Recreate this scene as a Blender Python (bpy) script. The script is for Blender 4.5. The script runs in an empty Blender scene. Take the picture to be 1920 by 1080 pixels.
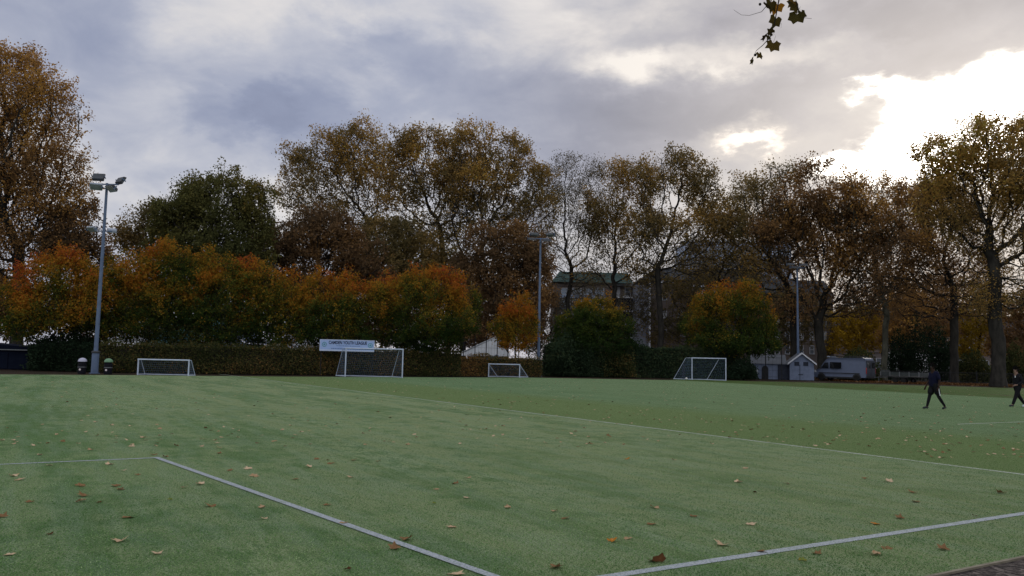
import bpy, math, random
import numpy as np
from mathutils import Vector, Matrix, noise as mnoise

rng = np.random.default_rng(7)
random.seed(7)
sc = bpy.context.scene
COL = sc.collection
R = math.radians

# ------------------------------------------------------------------ camera
F, U0, V0 = 1500.0, 960.0, 540.0           # focal length in pixels of the 1920 wide photograph
EYE = Vector((0, 0, 1.6))
PITCH, ROLL = R(5.07), R(1.2)
Fw = Vector((0, math.cos(PITCH), math.sin(PITCH)))
r0 = Vector((1, 0, 0)); up0 = Vector((0, -math.sin(PITCH), math.cos(PITCH)))
Rt = r0 * math.cos(ROLL) + up0 * math.sin(ROLL)
Up = -r0 * math.sin(ROLL) + up0 * math.cos(ROLL)
cam = bpy.data.cameras.new('camera'); camo = bpy.data.objects.new('camera', cam); COL.objects.link(camo)
M = Matrix.Identity(4)
for i in range(3):
    M[i][0], M[i][1], M[i][2], M[i][3] = Rt[i], Up[i], -Fw[i], EYE[i]
camo.matrix_world = M
cam.sensor_width = 36; cam.lens = 36 * F / 1920; cam.clip_start = 0.05; cam.clip_end = 6000
sc.camera = camo


def ray(u, v):
    return (Fw * F + Rt * (u - U0) + Up * (V0 - v)).normalized()
def ground(u, v):                           # pixel -> point on the ground
    d = ray(u, v); return EYE + d * (-EYE.z / d.z)
def at(u, v, Y):                            # pixel -> point at depth Y
    d = ray(u, v); return EYE + d * (Y / d.y)
def foot(u, Y):                             # ground point under column u at depth Y
    v = 690.0
    for _ in range(12):
        p = at(u, v, Y); v += p.z * F / Y
    p = at(u, v, Y); return Vector((p.x, p.y, 0))
def azel(u, v):
    d = ray(u, v); return math.atan2(d.x, d.y), math.asin(d.z)

# ------------------------------------------------------------------ sky
SUN_AZ, SUN_EL = azel(1790, 215)
w = bpy.data.worlds.new('World'); sc.world = w; w.use_nodes = True
nt = w.node_tree; nt.nodes.clear()
class NB:
    """small node helper"""
    def __init__(s, tree): s.t = tree
    def n(s, typ, **k):
        x = s.t.nodes.new(typ)
        for a, b in k.items(): setattr(x, a, b)
        return x
    def l(s, a, b): s.t.links.new(a, b)
    def put(s, sock, val):
        if hasattr(val, 'is_output'): s.l(val, sock)
        else: sock.default_value = val
    def m(s, op, a, b=None, c=None, clamp=False):
        x = s.n('ShaderNodeMath', operation=op, use_clamp=clamp); s.put(x.inputs[0], a)
        if b is not None: s.put(x.inputs[1], b)
        if c is not None: s.put(x.inputs[2], c)
        return x.outputs[0]
    def vm(s, op, a, b=None, scale=None):
        x = s.n('ShaderNodeVectorMath', operation=op); s.put(x.inputs[0], a)
        if b is not None: s.put(x.inputs[1], b)
        if scale is not None: s.put(x.inputs['Scale'], scale)
        return x.outputs['Value'] if op in ('DOT_PRODUCT', 'LENGTH') else x.outputs[0]
    def mix(s, f, a, b, mode='MIX'):
        x = s.n('ShaderNodeMix', data_type='RGBA', blend_type=mode); s.put(x.inputs[0], f)
        for i, v in ((6, a), (7, b)):
            if isinstance(v, tuple) and len(v) == 3: v = v + (1,)
            s.put(x.inputs[i], v)
        return x.outputs[2]
    def noise(s, vec, scale, detail=4, rough=.55, dim='3D', dist=0.0):
        x = s.n('ShaderNodeTexNoise', noise_dimensions=dim)
        if vec is not None: s.l(vec, x.inputs['Vector'])
        x.inputs['Scale'].default_value = scale; x.inputs['Detail'].default_value = detail
        x.inputs['Roughness'].default_value = rough; x.inputs['Distortion'].default_value = dist
        return x.outputs
    def mr(s, v, a, b, c=0.0, d=1.0, smooth=True):
        x = s.n('ShaderNodeMapRange', interpolation_type='SMOOTHSTEP' if smooth else 'LINEAR')
        s.put(x.inputs[0], v)
        for i, q in enumerate((a, b, c, d)): s.put(x.inputs[i + 1], q)
        return x.outputs[0]
    def ramp(s, f, stops):
        x = s.n('ShaderNodeValToRGB'); s.put(x.inputs[0], f); e = x.color_ramp.elements
        while len(e) < len(stops): e.new(.5)
        for q, (p, c) in zip(e, stops): q.position = p; q.color = tuple(c) + (1,)
        return x.outputs[0]

B = NB(nt)
tc = B.n('ShaderNodeTexCoord'); dirv = tc.outputs['Generated']
sep = B.n('ShaderNodeSeparateXYZ'); B.l(dirv, sep.inputs[0])
az = B.m('ARCTAN2', sep.outputs[0], sep.outputs[1]); el = B.m('ARCSINE', sep.outputs[2])
stretch = B.n('ShaderNodeMapping'); B.l(dirv, stretch.inputs[0]); stretch.inputs['Scale'].default_value = (1, 1, 1.9)
sv = stretch.outputs[0]
wn = B.noise(sv, 7, 7, .6); wn2 = B.noise(sv, 22, 5, .6)
ws = B.n('ShaderNodeSeparateColor'); B.l(wn[1], ws.inputs[0])
ws2 = B.n('ShaderNodeSeparateColor'); B.l(wn2[1], ws2.inputs[0])
def warp(base, i, amp, amp2):
    a = B.m('MULTIPLY_ADD', B.m('SUBTRACT', ws.outputs[i], .5), amp, base)
    return B.m('MULTIPLY_ADD', B.m('SUBTRACT', ws2.outputs[i], .5), amp2, a)
azw, elw = warp(az, 0, .16, .05), warp(el, 1, .10, .035)
azs, els = warp(az, 0, .11, .045), warp(el, 1, .065, .035)
def blob(u, v, su, sv_, soft, A=None, E=None):
    a0, e0 = azel(u, v); A = A or azw; E = E or elw
    x = B.m('DIVIDE', B.m('SUBTRACT', A, a0), su / F); y = B.m('DIVIDE', B.m('SUBTRACT', E, e0), sv_ / F)
    d = B.m('SQRT', B.m('ADD', B.m('MULTIPLY', x, x), B.m('MULTIPLY', y, y)))
    return B.mr(d, 1 + soft, 1 - soft)
def union(*bl):
    r = bl[0]
    for b in bl[1:]: r = B.m('MAXIMUM', r, b)
    return r
f1 = B.noise(sv, 3.0, 8, .52, dist=.6)[0]
f2 = B.noise(sv, 9.0, 8, .56, dist=.5)[0]
dens = B.m('MULTIPLY', B.m('SUBTRACT', B.m('MULTIPLY_ADD', f2, .46, B.m('MULTIPLY', f1, .54)), .5), 3.3)
def bias(k, *a, **q):
    global dens
    dens = B.m('MULTIPLY_ADD', blob(*a, **q), k, dens)
for k, *a in [(.55, 110, 60, 270, 120, .7), (-.75, 365, 35, 90, 60, .9), (-.65, 650, 8, 170, 36, .9), (-.35, 985, 40, 90, 55, .9), (-.35, 330, 185, 90, 60, .9),
              (.30, 830, 165, 240, 60, .9), (.35, 470, 255, 150, 40, .8), (.32, 240, 315, 140, 45, .8), (.62, 1130, 235, 190, 95, .8), (.75, 770, 75, 120, 60, .9), (.45, 560, 220, 130, 40, .8), (.3, 560, 20, 60, 30, .9), (-.85, 1290, 122, 170, 30, .9),
              (-.60, 1185, 145, 70, 42, .9), (-.75, 1500, 110, 140, 26, .9), (.62, 1400, 195, 230, 75, .6), (.45, 1560, 300, 130, 28, .8), (.62, 1650, 58, 400, 62, .6), (.35, 1720, 25, 130, 30, .9),
              (-.45, 330, 385, 330, 55, .9), (-.35, 700, 150, 60, 40, .9), (-.30, 60, 300, 90, 60, .9), (-.25, 1000, 330, 300, 60, .9)]: bias(k, *a)
azp, elp = warp(az, 2, .10, .09), warp(el, 0, .06, .07)
azs0, els0, azs, els = azs, els, azp, elp
bias(.34, 425, 205, 62, 42, .45, azs, els); bias(.35, 492, 190, 55, 42, .4, azs, els); bias(.40, 590, 207, 86, 54, .5, azs, els); azs, els = azs0, els0
dens = B.m('ADD', dens, .06)
cold = B.ramp(B.mr(dens, -1.0, 1.75, 0, 1, False), [(.08, (.76, .72, .70)), (.24, (.64, .625, .64)), (.368, (.50, .51, .575)), (.53, (.365, .39, .49)), (.72, (.275, .305, .42)), (1, (.215, .24, .345))])
warm = B.ramp(B.mr(dens, -1.0, 1.75, 0, 1, False), [(.10, (.95, .88, .80)), (.24, (.68, .63, .60)), (.368, (.50, .475, .48)), (.53, (.375, .36, .395)), (.72, (.28, .27, .305)), (1, (.21, .205, .24))])
c = B.mix(blob(1750, 150, 640, 500, .6, az, el), cold, warm)
f3 = B.noise(sv, 16.0, 8, .62)[0]
rag = B.m('MULTIPLY', B.m('SUBTRACT', B.m('MULTIPLY_ADD', f3, .45, B.m('MULTIPLY', f2, .55)), .5), 2.6)
def lit(blobs, col, lo=.34, hi=.62, front=None, k=1.0):
    """a gap in the cloud through which the bright sky shows, with a ragged rim"""
    global c
    un = union(*blobs); q = B.m('MINIMUM', B.m('SUBTRACT', un, rag), B.m('MULTIPLY', un, 4.0))
    if front is not None: q = B.m('SUBTRACT', q, front)
    c = B.mix(B.m('MULTIPLY', B.mr(q, lo, hi), k), c, col)
front = union(B.m('MULTIPLY', blob(1500, 200, 120, 74, .5), 1.3), B.m('MULTIPLY', blob(1600, 232, 62, 30, .6), .9), B.m('MULTIPLY', blob(1800, 248, 50, 20, .8), .45), B.m('MULTIPLY', blob(1780, 40, 480, 74, .5), 1.3), B.m('MULTIPLY', blob(1690, 150, 60, 14, .8), .5), B.m('MULTIPLY', blob(1880, 205, 60, 12, .8), .35))
op = [blob(1800, 190, 255, 120, .6), blob(1680, 296, 150, 50, .6), blob(1590, 288, 70, 22, .7)]
c = B.mix(B.m('MULTIPLY', B.m('POWER', blob(1790, 195, 470, 230, .98, az, el), 1.5), .34), c, (.94, .87, .79))
lit(op, (.92, .86, .79), .02, .55, front, .8)
lit(op, (3.2, 3.0, 2.7), .32, .95, front)
lit([blob(1790, 215, 130, 70, .9)], (9, 8.4, 7.6), .4, .8, front)
c = B.mix(B.m('MULTIPLY', blob(1408, 258, 62, 22, .95), .8), c, (.80, .73, .66)); c = B.mix(blob(1408, 258, 34, 10, .9), c, (1.6, 1.4, 1.2))
# the unseen sky behind the camera and overhead is brightened to light the scene
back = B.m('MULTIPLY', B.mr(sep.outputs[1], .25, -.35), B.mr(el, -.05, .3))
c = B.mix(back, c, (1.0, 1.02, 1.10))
zen = B.mr(el, .55, 1.1)
c = B.mix(zen, c, (.85, .87, .95))
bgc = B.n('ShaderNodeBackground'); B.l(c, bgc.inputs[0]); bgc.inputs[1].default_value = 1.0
sky = B.n('ShaderNodeTexSky', sky_type='NISHITA'); sky.sun_disc = False
sky.sun_elevation = SUN_EL; sky.sun_rotation = SUN_AZ
bgs = B.n('ShaderNodeBackground'); B.l(sky.outputs[0], bgs.inputs[0]); bgs.inputs[1].default_value = .1
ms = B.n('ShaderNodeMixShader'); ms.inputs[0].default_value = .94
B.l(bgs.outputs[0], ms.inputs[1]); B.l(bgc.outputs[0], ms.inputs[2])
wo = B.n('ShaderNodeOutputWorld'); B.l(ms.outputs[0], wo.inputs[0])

sl = bpy.data.lights.new('sun', 'SUN'); sl.energy = 0.9; sl.angle = R(14); sl.color = (1, .92, .82)
so = bpy.data.objects.new('sun', sl); COL.objects.link(so)
sd = Vector((math.sin(SUN_AZ) * math.cos(SUN_EL), math.cos(SUN_AZ) * math.cos(SUN_EL), math.sin(SUN_EL)))
so.rotation_euler = sd.to_track_quat('Z', 'Y').to_euler(); so.location = sd * 300

vs = sc.view_settings
sc.display_settings.display_device = 'sRGB'
vs.view_transform = 'Standard'; vs.look = 'None'; vs.exposure = 0.12; vs.gamma = 1.0; vs.use_curve_mapping = False
cy = sc.cycles
cy.max_bounces = 5; cy.diffuse_bounces = 2; cy.glossy_bounces = 2; cy.transmission_bounces = 3; cy.transparent_max_bounces = 4
cy.use_denoising = True
try: cy.denoiser = 'OPENIMAGEDENOISE'
except Exception: pass

# ------------------------------------------------------------------ materials
MATS = {}
def newmat(name):
    m = bpy.data.materials.new(name); m.use_nodes = True; m.node_tree.nodes.clear(); MATS[name] = m
    return m, NB(m.node_tree)
def out(b, sh):
    o = b.n('ShaderNodeOutputMaterial'); b.l(sh, o.inputs[0])
def pbsdf(b, col, rough=.6, metal=0., spec=.5, bump=None, bumpd=.01, bumps=.5):
    p = b.n('ShaderNodeBsdfPrincipled')
    b.put(p.inputs['Base Color'], col if not isinstance(col, tuple) else col + (1,))
    b.put(p.inputs['Roughness'], rough); p.inputs['Metallic'].default_value = metal
    p.inputs['Specular IOR Level'].default_value = spec
    if bump is not None:
        q = b.n('ShaderNodeBump'); q.inputs['Distance'].default_value = bumpd; q.inputs['Strength'].default_value = bumps
        b.l(bump, q.inputs['Height']); b.l(q.outputs[0], p.inputs['Normal'])
    return p.outputs[0]
def coat(name, col, rough=.55, metal=0., spec=.4, var=.25, scale=6.0):
    """painted or plastic surface with slight uneven dirt"""
    m, b = newmat(name)
    t = b.n('ShaderNodeTexCoord')
    n = b.noise(t.outputs['Object'], scale, 6, .6)[0]
    k = b.mr(n, .35, .75)
    cc = b.mix(b.m('MULTIPLY', k, var), col, tuple(x * .45 for x in col))
    out(b, pbsdf(b, cc, b.mr(n, .3, .7, rough - .08, rough + .12), metal, spec))
    return m
def leafmat(name, stops, trans=.35, rough=.6):
    m, b = newmat(name)
    a = b.n('ShaderNodeAttribute', attribute_name='tint', attribute_type='GEOMETRY')
    cc = b.ramp(a.outputs['Fac'], stops)
    d = b.n('ShaderNodeBsdfDiffuse'); b.l(cc, d.inputs[0])
    t = b.n('ShaderNodeBsdfTranslucent'); b.l(cc, t.inputs[0])
    x = b.n('ShaderNodeMixShader'); x.inputs[0].default_value = trans
    b.l(d.outputs[0], x.inputs[1]); b.l(t.outputs[0], x.inputs[2]); out(b, x.outputs[0])
    return m
leafmat('leaf_plane', [(0, (.085, .076, .036)), (.35, (.165, .125, .052)), (.62, (.28, .180, .060)), (.85, (.42, .24, .055)), (1, (.32, .27, .06))], .50)
leafmat('leaf_plane_rust', [(0, (.085, .060, .036)), (.4, (.175, .105, .052)), (.66, (.29, .160, .058)), (.85, (.42, .23, .055)), (1, (.46, .27, .06))], .48)
leafmat('leaf_plane_grey', [(0, (.08, .072, .054)), (.5, (.14, .118, .075)), (1, (.24, .17, .08))], .4)
leafmat('leaf_green', [(0, (.038, .046, .018)), (.5, (.095, .096, .034)), (.85, (.14, .120, .034)), (1, (.20, .13, .035))], .34)
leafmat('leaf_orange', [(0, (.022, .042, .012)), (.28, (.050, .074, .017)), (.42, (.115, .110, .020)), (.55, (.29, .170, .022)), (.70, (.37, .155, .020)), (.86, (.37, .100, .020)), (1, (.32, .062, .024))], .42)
leafmat('leaf_yellow', [(0, (.10, .085, .02)), (.5, (.36, .23, .024)), (1, (.54, .34, .03))], .45)
leafmat('leaf_hedge', [(0, (.026, .036, .014)), (.5, (.058, .064, .024)), (.8, (.115, .092, .034)), (1, (.24, .13, .045))], .25)
leafmat('leaf_dark', [(0, (.016, .028, .017)), (.6, (.034, .054, .028)), (1, (.075, .085, .036))], .2)
leafmat('leaf_dry', [(0, (.030, .016, .010)), (.25, (.10, .045, .018)), (.5, (.30, .19, .10)), (.75, (.52, .40, .27)), (.9, (.42, .15, .02)), (1, (.12, .17, .04))], .15)
def barkmat(name, a, bcol, sc_=2.2):
    m, b = newmat(name); t = b.n('ShaderNodeTexCoord')
    mp = b.n('ShaderNodeMapping'); b.l(t.outputs['Object'], mp.inputs[0]); mp.inputs['Scale'].default_value = (1, 1, .4)
    n = b.noise(mp.outputs[0], sc_, 6, .65)[0]
    cc = b.ramp(n, [(.35, a), (.5, tuple((x + y) / 2 for x, y in zip(a, bcol))), (.66, bcol)])
    out(b, pbsdf(b, cc, .9, 0, .1, n, .08, .8)); return m
barkmat('bark_plane', (.013, .012, .011), (.040, .037, .031))
barkmat('bark_dark', (.012, .0105, .010), (.032, .028, .024))
barkmat('bark_pale', (.04, .04, .03), (.115, .112, .084))

# turf
T0, T1 = ground(1000, 775), ground(1920, 890)          # touchline
tdir = (T1 - T0).normalized(); tnor = Vector((-tdir.y, tdir.x, 0))
if tnor.y < 0: tnor = -tnor
m, b = newmat('turf')
t = b.n('ShaderNodeTexCoord'); P = t.outputs['Object']
dline = b.m('SUBTRACT', b.vm('DOT_PRODUCT', P, tuple(tnor)), T0.dot(tnor))
along = b.vm('DOT_PRODUCT', P, tuple(tdir))
cmb = b.n('ShaderNodeCombineXYZ'); b.put(cmb.inputs[0], b.m('MULTIPLY', along, .16)); b.put(cmb.inputs[1], dline)
big = b.noise(P, .22, 5, .6)[0]
streak = b.noise(cmb.outputs[0], .9, 6, .62)[0]
streak2 = b.noise(cmb.outputs[0], 3.5, 4, .6)[0]
mid = b.noise(P, 2.2, 5, .6)[0]
fine = b.noise(P, 55, 3, .7)[0]
fine2 = b.noise(P, 150, 2, .6)[0]
cc = b.mix(b.mr(big, .35, .68), (.036, .120, .022), (.060, .165, .034))
olive = b.noise(P, .11, 4, .6)[0]
cc = b.mix(b.mr(b.m('MULTIPLY_ADD', b.vm('DOT_PRODUCT', P, (.05, 0, 0)), .5, olive), .40, .72), cc, (.125, .190, .060))
pale = b.m('MULTIPLY', b.mr(b.m('MULTIPLY_ADD', mid, .3, b.m('MULTIPLY', streak, .80)), .50, .60), 1.0)
wear = b.m('MULTIPLY', b.mr(dline, -20, -2), b.mr(dline, .05, -.4))
pf = b.m('MULTIPLY', pale, b.m('MULTIPLY_ADD', wear, .35, .50), clamp=True)
def spot(u, v, ru, rd):                                      # patches of pale sheen painted into the turf colour
    q = ground(u, v); dd = b.vm('SUBTRACT', P, tuple(q)); a1 = b.m('DIVIDE', b.vm('DOT_PRODUCT', dd, tuple(tdir)), ru); a2 = b.m('DIVIDE', b.vm('DOT_PRODUCT', dd, tuple(tnor)), rd)
    return b.mr(b.m('SQRT', b.m('ADD', b.m('MULTIPLY', a1, a1), b.m('MULTIPLY', a2, a2))), 1.4, .2)
spots = spot(720, 850, 4.0, 1.6)
for q in ((930, 905, 3.0, .9), (1250, 1000, 1.6, .55), (620, 790, 9, 2.2), (250, 745, 14, 2.5), (1500, 850, 7, 2.0), (500, 1050, 1.2, .5), (1100, 840, 4, .9)): spots = b.m('MAXIMUM', spots, spot(*q))
fib = b.n('ShaderNodeCombineXYZ'); b.put(fib.inputs[0], b.m('MULTIPLY', along, 1.6)); b.put(fib.inputs[1], b.m('MULTIPLY', dline, 9.0))
fibre = b.noise(fib.outputs[0], 1.6, 5, .65)[0]
pf = b.m('MAXIMUM', b.m('MULTIPLY', pf, .95), b.m('MULTIPLY', spots, b.mr(b.m('ADD', b.m('MULTIPLY', mid, .6), b.m('MULTIPLY', fibre, .6)), .48, .68)))
pf = b.m('MULTIPLY', pf, b.mr(fibre, .30, .62, .45, 1.0))
cc = b.mix(pf, cc, (.245, .335, .160))  # sheen of the turf mixed into its colour as pale streaks and patches
cc = b.mix(b.m('MULTIPLY', wear, b.mr(b.m('ADD', mid, streak), .80, 1.20, .15, .85)), cc, (.235, .28, .120))
cc = b.mix(b.m('MULTIPLY', b.mr(streak2, .42, .62), .30), cc, (.22, .32, .21))
# fresher strip just beyond the touchline, greyer pitch beyond it
fresh = b.m('MULTIPLY', b.mr(dline, .0, .25), b.mr(b.m('MULTIPLY_ADD', b.m('SUBTRACT', mid, .5), 2.5, dline), 8.5, 5.0))
cc = b.mix(b.m('MULTIPLY', fresh, .85), cc, (.108, .172, .032))
far = b.mr(dline, 4.5, 8.5)
cc = b.mix(b.m('MULTIPLY', far, .55), cc, (.100, .190, .075))
gy = b.m('MULTIPLY', b.mr(mid, .45, .68), b.mr(big, .5, .3))
cc = b.mix(b.m('MULTIPLY', gy, .45), cc, (.095, .185, .032))
g = b.mr(b.m('MULTIPLY_ADD', fine2, .45, b.m('MULTIPLY', fine, .55)), .38, .62)
cc = b.mix(g, b.mix(.62, cc, (.012, .032, .010)), b.mix(.20, cc, (.62, .68, .50)))
p = pbsdf(b, cc, .9, 0, .0, b.m('ADD', fine, fine2), .03, .7)
out(b, p)

m, b = newmat('grass_strip'); t = b.n('ShaderNodeTexCoord'); P = t.outputs['Object']
n1 = b.noise(P, 1.2, 5, .6)[0]; n2 = b.noise(P, 30, 3, .7)[0]
cc = b.mix(b.mr(n1, .35, .65), (.060, .115, .022), (.095, .145, .04))
cc = b.mix(b.mr(b.noise(P, .5, 3)[0], .55, .7), cc, (.10, .075, .035))
cc = b.mix(b.mr(n2, .4, .65), b.mix(.5, cc, (.02, .03, .012)), cc)
out(b, pbsdf(b, cc, .9, 0, .1, n2, .05, 1))
m, b = newmat('earth'); t = b.n('ShaderNodeTexCoord'); P = t.outputs['Object']
n1 = b.noise(P, .6, 6, .65)[0]; n2 = b.noise(P, 18, 4, .7)[0]
cc = b.ramp(n1, [(.35, (.018, .020, .012)), (.5, (.045, .030, .018)), (.68, (.085, .042, .022))])
cc = b.mix(b.mr(n2, .4, .7), b.mix(.6, cc, (.01, .01, .008)), cc)
out(b, pbsdf(b, cc, .95, 0, .1, n2, .06, 1))
m, b = newmat('bark_mulch'); t = b.n('ShaderNodeTexCoord'); P = t.outputs['Object']
v1 = b.n('ShaderNodeTexVoronoi'); b.l(P, v1.inputs['Vector']); v1.inputs['Scale'].default_value = 28
n1 = b.noise(P, 12, 4, .7)[0]
sc1 = b.n('ShaderNodeSeparateColor'); b.l(v1.outputs['Color'], sc1.inputs[0])
cc = b.ramp(sc1.outputs[0], [(.1, (.018, .014, .013)), (.6, (.06, .046, .042)), (1, (.17, .14, .125))])
cc = b.mix(b.mr(n1, .4, .7), cc, b.mix(.6, cc, (.012, .01, .01)))
out(b, pbsdf(b, cc, .9, 0, .2, v1.outputs['Distance'], .05, 1))
m, b = newmat('line_paint'); t = b.n('ShaderNodeTexCoord'); P = t.outputs['Object']
n1 = b.noise(P, 70, 3, .7)[0]; n2 = b.noise(P, 3, 4)[0]
cc = b.mix(b.mr(n1, .36, .62), (.16, .20, .19), (.36, .385, .43))
cc = b.mix(b.m('MULTIPLY', b.mr(n2, .5, .75), .4), cc, (.14, .19, .12))
out(b, pbsdf(b, cc, .8, 0, .2, n1, .02, .6))
m, b = newmat('line_faint'); t = b.n('ShaderNodeTexCoord'); P = t.outputs['Object']
n1 = b.noise(P, 25, 4, .7)[0]; n2 = b.noise(P, 1.2, 4)[0]
cc = b.mix(b.m('MULTIPLY', b.mr(n1, .35, .6), b.mr(n2, .3, .55, .35, 1)), (.15, .20, .11), (.36, .39, .34))
out(b, pbsdf(b, cc, .8, 0, .2))
m, b = newmat('brick'); t = b.n('ShaderNodeTexCoord')
mp = b.n('ShaderNodeMapping'); b.l(t.outputs['Object'], mp.inputs[0]); mp.inputs['Rotation'].default_value = (R(90), 0, 0)
bt = b.n('ShaderNodeTexBrick'); b.l(mp.outputs[0], bt.inputs['Vector']); bt.inputs['Scale'].default_value = 4.2
bt.inputs['Color1'].default_value = (.12, .085, .072, 1); bt.inputs['Color2'].default_value = (.09, .072, .066, 1); bt.inputs['Mortar'].default_value = (.12, .11, .10, 1)
n1 = b.noise(t.outputs['Object'], .7, 5)[0]
cc = b.mix(b.mr(n1, .35, .7), bt.outputs[0], (.105, .092, .09))
out(b, pbsdf(b, cc, .9, 0, .15))
m, b = newmat('slate'); t = b.n('ShaderNodeTexCoord')
n1 = b.noise(t.outputs['Object'], 1.5, 6, .65)[0]
out(b, pbsdf(b, b.mix(n1, (.055, .06, .07), (.12, .13, .15)), .8, 0, .3))
coat('copper_green', (.10, .16, .15), .8, 0, .2, .6, 1.2)
coat('concrete_grey', (.17, .18, .215), .85, 0, .2, .5, 1.0)
coat('stucco_white', (.62, .63, .64), .8, 0, .2, .45, 2.0)
coat('white_frame', (.55, .57, .62), .6, 0, .3, .3, 6)
coat('frame_dull', (.34, .35, .38), .7, 0, .2, .4, 6)
coat('glass_dark', (.035, .045, .06), .2, 0, .6, .4, 1.5)
coat('glass_blue', (.16, .22, .32), .25, 0, .6, .5, 1.2)
coat('pane_pale', (.22, .27, .34), .25, 0, .6, .5, 1.2)
coat('blind_pale', (.34, .35, .37), .7, 0, .2, .3, 2)
coat('goal_white', (.42, .48, .58), .5, 0, .25, .35, 4)
coat('net_cord', (.13, .19, .28), .8, 0, .1, .1, 4)
coat('mast_paint', (.105, .145, .225), .6, .0, .2, .4, 2.5)
coat('lamp_casing', (.045, .050, .058), .5, .1, .4, .3, 5)
coat('lamp_silver', (.26, .30, .36), .5, .1, .3, .3, 5)
coat('lamp_lens', (.30, .33, .36), .15, 0, .7, .3, 3)
coat('bin_black', (.008, .008, .013), .7, 0, .15, .3, 8)
coat('bin_white', (.38, .38, .48), .45, 0, .4, .25, 9)
coat('bin_green', (.12, .23, .13), .45, 0, .4, .25, 9)
coat('sticker', (.62, .55, .55), .6, 0, .3, .2, 30)
coat('fence_black', (.010, .011, .013), .6, 0, .3, .3, 5)
coat('shed_navy', (.006, .009, .019), .9, 0, .05, .35, 2)
coat('tent_white', (.56, .58, .60), .75, 0, .2, .35, 1.3)
coat('tent_teal', (.14, .33, .36), .75, 0, .2, .35, 1.3)
coat('office_panel', (.33, .40, .54), .6, 0, .3, .3, .6)
coat('tent_blue', (.20, .255, .36), .75, 0, .2, .35, 1.3)
coat('banner_face', (.29, .40, .66), .6, 0, .3, .15, 2)
coat('banner_edge', (.46, .52, .66), .6, 0, .3, .15, 2)
coat('ink_navy', (.018, .024, .06), .6, 0, .2, .1, 9)
coat('ink_blue', (.12, .19, .36), .6, 0, .2, .1, 9)
coat('ink_green', (.07, .24, .26), .6, 0, .2, .1, 9)
coat('van_silver', (.115, .14, .205), .45, 0, .3, .22, 1.5)
coat('van_rear_shade', (.040, .046, .060), .5, 0, .2, .3, 3)  # shade on the rear doors put into the colour, darker than the body
coat('van_trim', (.018, .019, .021), .6, 0, .4, .2, 6)
coat('van_glass', (.008, .009, .011), .08, 0, .7, .1, 2)
coat('tail_red', (.30, .02, .02), .25, 0, .5, .1, 6)
coat('head_clear', (.45, .47, .5), .15, 0, .6, .1, 6)
coat('rubber', (.012, .012, .012), .85, 0, .2, .2, 20)
coat('steel', (.16, .17, .18), .5, .5, .4, .3, 8)
coat('trailer_side', (.042, .05, .05), .5, .4, .4, .4, 3)
coat('shed_paint', (.155, .19, .275), .75, 0, .2, .4, 2.5)
coat('shed_dark', (.025, .03, .045), .8, 0, .2, .4, 2.5)
coat('timber_edge', (.17, .15, .11), .85, 0, .2, .5, 7)
coat('skin_dark', (.034, .020, .015), .7, 0, .08, .1, 20)
coat('skin_light', (.20, .125, .095), .7, 0, .1, .1, 20)
coat('hair_black', (.006, .0055, .005), .95, 0, .02, .1, 20)
coat('cloth_navy', (.006, .007, .022), .85, 0, .1, .2, 12)
coat('cloth_black', (.010, .010, .012), .9, 0, .1, .2, 12)
coat('cloth_white', (.60, .60, .62), .85, 0, .1, .15, 12)
coat('shoe_dark', (.012, .018, .022), .6, 0, .3, .2, 12)
coat('shoe_pale', (.50, .55, .62), .6, 0, .3, .2, 12)
coat('eye_white', (.5, .5, .5), .2, 0, .5, .05, 12)
coat('ball_white', (.62, .62, .60), .45, 0, .4, .2, 14)

# ------------------------------------------------------------------ mesh helpers
def npmesh(name, V, faces, mat, tint=None, smooth=False):
    """faces: list of (K,n) int arrays"""
    me = bpy.data.meshes.new(name)
    V = np.asarray(V, np.float32)
    me.vertices.add(len(V)); me.vertices.foreach_set('co', V.ravel())
    nl = sum(f.size for f in faces); npoly = sum(len(f) for f in faces)
    me.loops.add(nl); me.polygons.add(npoly)
    me.loops.foreach_set('vertex_index', np.concatenate([f.ravel() for f in faces]).astype(np.int32))
    tot = np.concatenate([np.full(len(f), f.shape[1], np.int32) for f in faces])
    start = np.zeros(npoly, np.int32); start[1:] = np.cumsum(tot)[:-1]
    me.polygons.foreach_set('loop_start', start)
    if smooth: me.polygons.foreach_set('use_smooth', np.ones(npoly, bool))
    if tint is not None:
        a = me.attributes.new('tint', 'FLOAT', 'POINT'); a.data.foreach_set('value', np.asarray(tint, np.float32))
    me.materials.append(MATS[mat]); me.update(calc_edges=True); me.validate()
    return me
def link(name, data, parent=None, loc=None):
    o = bpy.data.objects.new(name, data); COL.objects.link(o)
    if parent is not None: o.parent = parent
    if loc is not None: o.location = loc
    return o
def tag(o, label=None, cat=None, group=None, kind=None):
    if label: o['label'] = label
    if cat: o['category'] = cat
    if group: o['group'] = group
    if kind: o['kind'] = kind
    return o
def thing(name, label, cat, loc=(0, 0, 0), rz=0.0, group=None):
    o = link(name, None); o.location = loc; o.rotation_euler = (0, 0, rz); o.empty_display_size = .3
    return tag(o, label, cat, group)
def dup(root, loc, rz=0.0, label=None, group=None):
    r_ = root.copy(); COL.objects.link(r_); r_.location = loc; r_.rotation_euler = (0, 0, rz)
    if label: r_['label'] = label
    if group: r_['group'] = group
    for ch in list(root.children):
        c_ = ch.copy(); COL.objects.link(c_); c_.parent = r_
        for g_ in list(ch.children):
            d_ = g_.copy(); COL.objects.link(d_); d_.parent = c_
    return r_

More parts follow.
